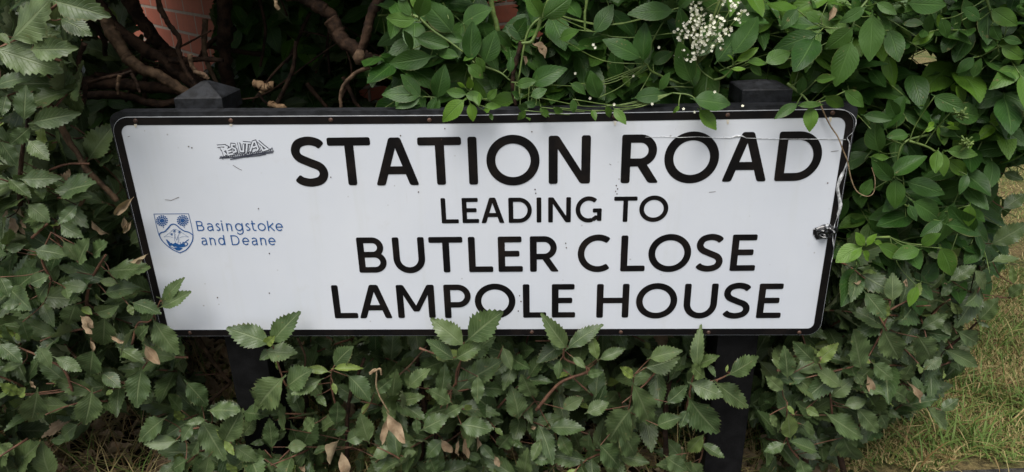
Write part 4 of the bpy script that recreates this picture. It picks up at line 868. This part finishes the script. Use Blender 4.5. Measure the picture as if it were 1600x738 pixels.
PR = [(1185, 540), (1290, 510), (1330, 400), (1420, 390), (1560, 395), (1545, 460), (1500, 560), (1450, 640), (1360, 670), (1335, 760), (1190, 770)]
PE = [(590, -40), (585, 40), (600, 110), (640, 170), (780, 182), (1000, 178), (1135, 170), (1160, 110), (1240, 90), (1260, -40)]
PF = [(1345, 190), (1330, 330), (1335, 420), (1420, 440), (1530, 420), (1555, 340), (1565, 270), (1660, 235), (1680, -40), (1250, -40), (1238, 110), (1290, 165)]
PO = [(1380, -40), (1660, -40), (1640, 230), (1530, 260), (1400, 180)]
Lv, Tb = fill(OL, MAT_O, [f_ol(PL, 95, -.08, .12, 1.0), f_ol(PL, 110, .08, .5, 1.0), b_ol((-1.7, -.05, .05), (-.75, .9, 1.0), 170), b_ol((-1.7, .14, 1.12), (-.25, 1.6, 1.5), 420), b_ol((-1.05, .10, 1.16), (.05, .95, 1.42), 230), b_ol((-1.5, .75, .1), (.0, 1.15, 1.2), 300)])  # includes unseen canopy above and leaves behind the hollow, added to darken it
Lv.build('foliage', MAT_O, OL, Tb)
Lv, Tb = fill(OM, MAT_O, [f_ol(PM, 62, -.03, .12, 1.0, size=.95), f_ol(PM, 95, .10, .45, 1.0), f_ol(PM2, 60, .14, .5, 1.0), f_ol([(355, 625), (440, 605), (450, 760), (340, 760)], 14, -.06, .01, 1.0), b_ol((-.3, .5, .02), (.8, 1.0, .55), 110)])
Lv.build('foliage', MAT_O, OM, Tb)
Lv, Tb = fill(OR, MAT_O, [f_ol(PR, 85, -.03, .12, 1.0), f_ol(PR, 100, .08, .42, 1.0), b_ol((.7, .35, .05), (1.0, .9, .6), 50)])
Lv.build('foliage', MAT_O, OR, Tb)
Lv, Tb = fill(EM, MAT_E, [f_el(PE, 75, .07, .16, 1.0), f_el(PE, 130, .12, .5, 1.0), f_ov(PE, 40, .05, .3), b_el((-.35, .22, 1.13), (.8, 1.5, 1.6), 520), b_el((-.42, .72, .2), (.5, 1.15, 1.12), 330), f_el([(325, -60), (610, -60), (610, 190), (325, 190)], 190, .80, 1.15), f_el([(120, 104), (330, 126), (335, 190), (120, 190)], 60, .68, 1.1), b_el((-.25, .5, .5), (.8, 1.1, 1.05), 70)])  # high unseen canopy added for shade, back leaves added to darken the hollow
Lv.build('foliage', MAT_E, EM, Tb)
Lv, Tb = fill(ER, MAT_E, [f_el(PF, 120, .03, .15, 1.0, size=.82), f_el(PF, 190, .10, .55, 1.0), f_ov(PO, 170, .0, .35), b_el((.7, .24, 1.14), (1.5, 1.2, 1.6), 300), b_el((.75, .5, .3), (1.25, 1.0, 1.05), 70)])  # the topmost box of fronds is an unseen canopy added for shade
Lv.build('foliage', MAT_E, ER, Tb)

# ------------------------------------------------------------------ bare wood, dead leaves, flowers
def branch(root, pts, y, r, mat='bark', name='branch', taper=.75, rough=.12, side=None, n=9):
    """pts: photograph pixels, or (px, py, own depth)"""
    P = smooth_path([at(p[0], p[1], p[2] if len(p) > 2 else y) for p in pts], 9 * len(pts)); k_ = len(P)
    P = P + np.cumsum(rng.normal(0, r * .10, (k_, 3)), 0) * np.sin(np.linspace(0, math.pi, k_))[:, None]
    b = MB(); rr = np.linspace(r, r * taper, k_) * (1 + .07 * np.sin(np.arange(k_) * .45 + rng.uniform(0, 6)) + rng.uniform(-.03, .03, k_)); b.tube(P, rr, n, 0, rough)
    return b.build(name, M[mat], root)
# thick old stems in the dark hollow at the upper left
branch(OL, [(135, -20), (170, 30), (215, 70), (258, 98), (310, 140), (360, 200)], .34, .014)
branch(OL, [(200, -5), (225, 40), (262, 78), (292, 104), (330, 150)], .44, .015)
branch(OL, [(160, 20), (178, 48), (205, 82), (228, 100), (262, 118), (300, 150)], .28, .013, 'bark_pale')
branch(OL, [(243, -25), (250, 12), (262, 36), (278, 56), (278, 78), (290, 108), (316, 150)], .27, .0055)
branch(OL, [(280, 74), (300, 64), (330, 48)], .30, .0022)
branch(OL, [(352, -30), (347, 40), (344, 90), (352, 160), (360, 260)], .50, .017)
branch(OL, [(321, 30), (320, 70), (326, 100), (338, 130)], .40, .006, 'bark_pale')
branch(OL, [(296, 85), (304, 108), (322, 122)], .10, .0042, 'bark_pale')
branch(OL, [(303, 112), (318, 118), (326, 124)], .10, .0036, 'bark_pale')
branch(OL, [(95, 138), (150, 128), (210, 132), (270, 140), (330, 160)], .36, .014)
branch(OL, [(120, 150), (190, 146), (250, 158), (300, 150)], .30, .009)
branch(OL, [(150, 120), (186, 118), (240, 110), (300, 128)], .42, .009)
branch(OL, [(132, 68), (126, 88), (127, 112), (135, 138), (130, 165), (114, 196)], .12, .0045)
branch(OL, [(187, 118), (184, 134), (185, 148)], .14, .0035, 'bark_pale')
branch(OL, [(205, 115), (214, 132), (219, 145)], .14, .003)
branch(OL, [(138, 130), (165, 122), (190, 118), (205, 112)], .14, .0035)
branch(OL, [(75, 128), (98, 150), (130, 156)], .06, .0018, 'twig_red')
branch(OL, [(110, 196), (128, 206), (142, 216)], .06, .0014, 'twig_red')
for i in range(22):
    x, y = rng.uniform(110, 560), rng.uniform(-10, 165); a = rng.uniform(0, 6.28); l_ = rng.uniform(40, 130); yy = rng.uniform(.25, .95)
    branch(OL, [(x, y), (x + l_ * .5 * math.cos(a) + rng.uniform(-14, 14), y + l_ * .5 * math.sin(a)), (x + l_ * math.cos(a), y + l_ * math.sin(a))], yy, rng.uniform(.002, .007), n=6, name='twig')
# front stems of the left shrub
br = branch(OL, [(50, 118), (75, 160), (104, 205), (140, 258), (162, 285), (184, 314)], .01, .0058, 'bark_pale', taper=.8)
branch(OL, [(78, 266), (104, 258), (140, 256)], .0, .0022, 'twig_red')
branch(OL, [(90, 356), (112, 334), (134, 306)], -.02, .0042, 'bark_pale')
branch(OL, [(0, 228), (14, 242), (22, 254)], -.04, .003, 'twig_red')
branch(OL, [(50, 372), (66, 356), (74, 350)], -.05, .0026, 'twig_red')
branch(OL, [(310, 528), (330, 562), (352, 592), (358, 602), (350, 610), (334, 622), (322, 640)], .20, .0048, 'bark_pale')
branch(OL, [(305, 586), (356, 584)], .24, .0018, 'twig_red')
branch(OL, [(228, 100), (226, 160)], .5, .006)
# old wood in the elder
branch(EM, [(440, -25), (480, 2), (505, 22), (514, 48), (530, 60)], .22, .013)
branch(EM, [(516, 30), (540, 60), (566, 82), (600, 100), (640, 150)], .20, .014)
branch(EM, [(600, -20), (580, 30), (562, 88)], .16, .010)
b = MB(); p = at(561, 90, .14); b.tube([p + np.array([0, 0, -.012]), p, p + np.array([.004, -.006, .012])], [.006, .011, .006], 9, 0, .2); b.build('knot', M['bark_pale'], EM)
branch(EM, [(577, 105), (556, 114), (540, 130), (534, 150), (533, 172)], .06, .0036, 'bark_pale')
branch(EM, [(406, 150), (430, 138), (480, 100), (528, 66)], .35, .0022)
branch(EM, [(374, 156), (404, 152)], .3, .002); branch(EM, [(404, 147), (420, 165)], .22, .0028)
for pts, r_ in (([(396, 131), (411, 133), (426, 134)], .0075), ([(420, 162), (434, 165), (447, 170)], .006), ([(412, 132), (410, 144)], .005)):
    branch(EM, pts, .20, r_, 'cut_wood', name='cut_stump', taper=.9, rough=.25)
branch(EM, [(430, -12), (433, 4), (436, 15)], .10, .0032, 'twig_dead', name='straw', taper=1)
branch(EM, [(766, -10), (772, 30), (784, 72), (800, 110), (815, 140)], .05, .0042, 'twig_green', name='stalk')
branch(EM, [(860, -5), (846, 30), (832, 62), (815, 68)], .0, .0032, 'twig_green', name='stalk')
branch(EM, [(815, 66), (808, 95), (803, 130), (806, 165)], .03, .0042, 'bark', name='stalk')
branch(EM, [(917, -10), (916, 22), (914, 50)], -.01, .0022, 'twig_green', name='stalk')
branch(EM, [(684, 160), (662, 136), (650, 128)], .10, .005, 'bark')
branch(ER, [(1540, -20), (1500, 60), (1440, 200), (1400, 320), (1380, 420), (1370, 560)], .40, .013)
branch(ER, [(1330, -20), (1345, 100), (1380, 240), (1370, 420)], .36, .012)
branch(ER, [(1530, 90), (1548, 115), (1562, 135)], .18, .004)
branch(EM, [(700, -20), (720, 120), (740, 260), (730, 520)], .40, .014); branch(EM, [(1010, -20), (1000, 120), (985, 300), (990, 540)], .42, .015)
for pts in ([(614, 594), (640, 572), (668, 540)], [(465, 528), (478, 560), (476, 575)], [(510, 525), (520, 534)]): branch(OM, pts, .05, .0022, 'bark_pale', name='twig')
branch(OM, [(577, 583), (588, 578), (589, 602), (596, 622), (608, 645)], -.05, .0016, 'twig_dead', name='twig')
branch(OM, [(578, 585), (584, 580), (592, 577), (596, 586)], -.05, .0022, 'twig_dead', name='twig')
for x in (560, 640, 700, 760, 850, 940, 1040, 460, 1260, 1310): branch(OM if x < 1200 else OR, [(x + rng.uniform(-15, 15), 560), (x + rng.uniform(-25, 25), 640), (x + rng.uniform(-20, 20), 760)], rng.uniform(.06, .2), rng.uniform(.003, .006), 'bark', taper=1.4)
# dead leaves caught in the shrubs
def dead(root, y, lst, cf=lambda x, y: (x, y), pale=1.):
    for bx, by, tx, ty, *r in lst:
        p, q = at(*cf(bx, by), y), at(*cf(tx, ty), y - .006); Lv = Leaves(); d = q - p
        Lv.add('dead', p, d, nrm(CAM - p) + rng.normal(0, .5, 3), np.linalg.norm(d), r[0] if r else 1.2, dead=1.); Lv.build('dead_leaf', [M['olearia']], root)
dead(OM, -.05, [(412, 560, 458, 642, .8), (408, 575, 405, 645, .7)], q6); dead(OM, -.02, [(258, 640, 232, 712, .8), (285, 745, 262, 690, .9), (150, 720, 120, 760, 1.2)], q6)
dead(OM, .0, [(632, 640, 634, 690, .6), (655, 625, 662, 692, .6), (688, 625, 686, 670, .5), (580, 640, 610, 680, 1.2), (745, 690, 760, 720, 1.2)], q6)
dead(OM, .02, [(200, 500, 230, 525, .8), (60, 600, 76, 594, 1.2), (525, 655, 540, 690, .6), (120, 600, 110, 610, 1)], q7)
dead(OL, -.06, [(455, 345, 497, 402, .9), (465, 350, 455, 400, .7), (455, 60, 400, 80, .6), (282, 330, 290, 362, .8), (255, 255, 295, 285, 1.3), (260, 270, 300, 300, 1.2), (350, 315, 400, 332, .6), (95, 455, 105, 480, 1.)], q5)
dead(OL, -.04, [(690, 540, 600, 620, .7), (650, 640, 640, 700, 1.0), (685, 660, 640, 720, .8), (560, 720, 470, 660, .6), (60, 560, 0, 570, 1.2), (70, 600, 120, 640, 1.3), (60, 640, 110, 720, 1.2), (110, 650, 150, 690, 1.), (40, 600, 20, 640, 1.2), (100, 690, 130, 720, .9), (30, 560, 50, 590, 1.3)], l1)
dead(OR, -.03, [(438, 462, 475, 518, .6), (310, 440, 325, 490, 1.0), (290, 470, 305, 500, .9), (155, 395, 165, 375, .9), (432, 135, 440, 160, .9), (296, 375, 320, 395, .6)], q8)
dead(EM, .05, [(985, 270, 1065, 350, 1.4), (920, 340, 935, 400, 1.)], e8); dead(ER, -.02, [(205, 22, 185, 65, .9)], q4)
# elder flower head and its fallen florets
def floret(mb, p, r, nrm_):
    X = nrm(np.cross(nrm_, [.3, .2, .9])); Yv = np.cross(nrm_, X); a0 = rng.uniform(0, 6); V = [p]; f = []
    for j in range(5):
        a = a0 + j * 1.2566
        for da, rr, h in ((-.50, .72, .10), (-.22, 1.0, .18), (.22, 1.0, .18), (.50, .72, .10)): V.append(p + r * (rr * (math.cos(a + da) * X + math.sin(a + da) * Yv) + h * nrm_))
        k0 = 1 + 4 * j; f.append((0, k0, k0 + 1, k0 + 2, k0 + 3))
    mb.add(V, f)
FM, SMB = MB(), MB(); hub = at(1085, 105, .05)
c0 = at(1112, 32, -.01); ax_u = at(1140, -8, -.01) - at(1075, 75, -.01); lu = np.linalg.norm(ax_u); ax_u /= lu; ax_v = nrm(np.cross(ax_u, TOV)); ax_n = np.cross(ax_v, ax_u)
if ax_n[1] > 0: ax_n = -ax_n
for sx in range(38):
    a, rr = rng.uniform(0, 6.28), math.sqrt(rng.random()); g = c0 + ax_u * lu * .72 * rr * math.cos(a) + ax_v * .034 * rr * math.sin(a) + ax_n * .012 * (1 - rr * rr)
    SMB.tube(smooth_path([hub, (hub + g) / 2 + ax_n * .004, g - ax_n * .004], 6), .0007, 4)
    for _ in range(int(rng.integers(5, 10))):
        p = g + rng.normal(0, .0052, 3); SMB.tube([g - ax_n * .004, p], .0003, 3, caps=False); floret(FM, p, rng.uniform(.0017, .0028), nrm(ax_n + rng.normal(0, .45, 3)))
fh = SMB.build('flower_head', M['flower_stalk'], EM); FM.build('florets', M['flower'], fh)
for x, y in ((930, 75), (927, 70), (896, 114), (921, 152), (960, 162), (1018, 163), (1085, 175), (1068, 171), (1099, 82), (1093, 76), (1083, 91), (1084, 93), (1124, 75), (1109, 164), (987, 118), (1029, 72), (1116, 143), (1160, 165), (1065, 50), (1058, 46)):
    b = MB(); p = at(x, y, -.035 if y > 140 else -.015)
    for q in range(1): floret(b, p + rng.normal(0, .0011, 3), .0023, nrm(TOV + rng.normal(0, .4, 3)))
    b.build('fallen_floret', M['flower'], EM)
for x, y in ((1500, 392 / 1.995 * .92), (1503, 178), (1510, 222), (1514, 226)):
    b = MB(); p = at(x, y, -.03)
    for q in range(16): b.tube([p, p + rng.normal(0, .006, 3)], [.0012, .0016], 4)
    b.build('flower_bud', M['twig_green'], ER)

# dry tendril hanging over the right end of the sign
b = MB(); tp = [(1280, 158), (1288, 178), (1297, 196), (1309, 214), (1316, 232), (1324, 252), (1330, 280), (1338, 298), (1350, 306), (1360, 306), (1366, 298), (1367, 280), (1362, 262)]
P = smooth_path([at(x, y, -.006 - .002 * min(i, 3)) for i, (x, y) in enumerate(tp)], 90); b.tube(P, np.linspace(.0012, .0007, len(P)), 6, 0, .1)
tag(b.build('dry_tendril', M['twig_dead']), 'thin dry brown stem curling over the top right corner of the sign', 'dead stem')

# ------------------------------------------------------------------ grass and litter
def grass_mat():
    k = NT('grass_blade'); a = k.n('Attribute', attribute_name='lcol'); s_ = k.n('SeparateXYZ'); k.l(a.outputs['Vector'], s_.inputs[0])
    c = k.mix(s_.outputs[0], (.09, .165, .030), (.19, .27, .065)); c = k.mix(s_.outputs[1], c, (.50, .38, .18)); c = k.mix(s_.outputs[2], c, (.26, .15, .065))
    k.set(Base_Color=c, Roughness=.6, Specular_IOR_Level=.3)
    tr = k.n('BsdfTranslucent'); k.l(c, tr.inputs[0]); mx = k.n('MixShader'); mx.inputs[0].default_value = .2; k.l(k.p.outputs[0], mx.inputs[1]); k.l(tr.outputs[0], mx.inputs[2]); k.l(mx.outputs[0], k.out.inputs[0]); return k.m
M['grass'] = grass_mat()
def blades(name, xy, length, wid, lean, dry, label, cat='grass', flat=.0):
    n_ = len(xy); az_ = rng.uniform(0, 6.28, n_); L = length * rng.uniform(.45, 1.25, n_); le = np.clip(rng.normal(lean, .3, n_), .1, 1.5); w_ = wid * rng.uniform(.6, 1.3, n_)
    d = np.stack([np.cos(az_), np.sin(az_)], 1); s_ = np.stack([-d[:, 1], d[:, 0]], 1); V = np.zeros((n_, 7, 3)); dy = dry(xy)
    for i, (t, wf) in enumerate(((0, 1), (.4, .9), (.75, .6), (1, 0))):
        h = L * (t * np.cos(le * (.5 + .6 * t))); o_ = L * t * np.sin(le * (.5 + .6 * t))
        c = np.concatenate([xy + d * o_[:, None], (.008 + np.maximum(h, .001))[:, None]], 1)
        if i < 3:
            e = np.concatenate([s_ * (w_ * wf)[:, None] * .5, np.zeros((n_, 1))], 1); V[:, 2 * i] = c - e; V[:, 2 * i + 1] = c + e
        else: V[:, 6] = c
    base = np.arange(n_)[:, None] * 7; q = np.concatenate([base + np.array([[0, 1, 3, 2]]), base + np.array([[2, 3, 5, 4]])]); tr = base + np.array([[4, 5, 6]])
    me = bpy.data.meshes.new(name); me.vertices.add(n_ * 7); me.vertices.foreach_set('co', V.astype(np.float32).ravel())
    lp = np.concatenate([q.ravel(), tr.ravel()]).astype(np.int32); tot = np.concatenate([np.full(len(q), 4), np.full(n_, 3)]); st = np.concatenate([[0], np.cumsum(tot)[:-1]]).astype(np.int32)
    me.loops.add(len(lp)); me.loops.foreach_set('vertex_index', lp); me.polygons.add(len(tot)); me.polygons.foreach_set('loop_start', st); me.materials.append(M['grass'])
    col = np.stack([rng.random(n_), (rng.random(n_) < dy) * rng.uniform(.6, 1, n_), (rng.random(n_) < .22) * rng.uniform(.3, 1, n_)], 1)
    at_ = me.attributes.new('lcol', 'FLOAT_VECTOR', 'POINT'); at_.data.foreach_set('vector', np.repeat(col, 7, 0).astype(np.float32).ravel())
    me.update(calc_edges=True); me.validate(); return tag(link(name, me), label, cat, None, 'stuff')
def patch(xy): return np.clip(.52 + .30 * np.sin(xy[:, 0] * 7 + 2 * np.sin(xy[:, 1] * 5)) * np.sin(xy[:, 1] * 8 + 1.3 * np.sin(xy[:, 0] * 9)) + .25 * np.sin(xy[:, 0] * 23 + xy[:, 1] * 17), .08, .92)
def area(lo, hi, n, keep):
    p = rng.uniform(lo, hi, (n, 2)); return p[keep(p)]
bed_r = lambda p: .66 + np.interp(p[:, 1], [-.2, .3, .7, 1.2, 1.75], [0., .16, .30, .60, 1.05])
onlawn = lambda p: (p[:, 0] > bed_r(p) - .06 + .05 * np.sin(p[:, 1] * 21)) & (p[:, 1] > np.array([edge_y(x) for x in p[:, 0]]) + .02 * np.sin(p[:, 0] * 31) + .01)
blades('grass', np.concatenate([area((.6, .05), (2.0, 1.2), 110000, onlawn), area((.9, 1.2), (4.5, 4.5), 90000, onlawn)]), .019, .0022, .9, patch, 'patchy short lawn of green and straw-coloured grass beside the hedge')
tuft = np.concatenate([rng.normal((cx_, cy_), .035, (90, 2)) for cx_, cy_ in ((1.05, .32), (1.22, .5), (1.32, .42), (.98, .22), (1.15, .8), (1.45, .72), (1.5, .95), (1.1, .25))])
blades('tall_grass', tuft, .095, .0034, .95, lambda p: np.full(len(p), .12), 'longer green tufts standing out of the patchy lawn')
strands = area((.7, .1), (1.6, .9), 420, onlawn)
blades('stray_stalks', strands, .13, .0028, 1.40, lambda p: np.full(len(p), .45), 'long pale grass stalks lying flattened across the lawn')
inbed = lambda p: (p[:, 0] < bed_r(p)) & (p[:, 1] > np.array([edge_y(x) for x in p[:, 0]]))
blades('dry_grass', np.concatenate([area((-1.6, -.1), (.75, .6), 4200, inbed), area((-.62, .1), (-.28, .5), 1500, inbed), area((.38, .1), (.62, .45), 900, inbed)]), .15, .0026, 1.0, lambda p: np.full(len(p), .62), 'long dry grass tangled on the soil under the shrubs')
Lv = Leaves()
for p in area((-1.6, -.15), (.8, .7), 2300, inbed): Lv.add('dead', (*p, .014 + .02 * rng.random()), (*rng.normal(0, 1, 2), rng.normal(0, .25)), UP + rng.normal(0, .35, 3), rng.uniform(.03, .07), 1.1, dead=1., hi=0)
Tb = MB()
for p in area((-1.6, -.15), (.8, .7), 420, inbed): a = rng.uniform(0, 6.28); l_ = rng.uniform(.04, .16); q = np.array([*p, .018]); Tb.tube([q, q + np.array([math.cos(a) * l_, math.sin(a) * l_, rng.uniform(-.01, .04)])], .0014, 4)
tag(Lv.build('leaf_litter', [M['olearia'], M['twig_dead']], None, Tb), 'brown dead leaves and twigs littering the soil under the hedge', 'leaf litter', None, 'stuff')
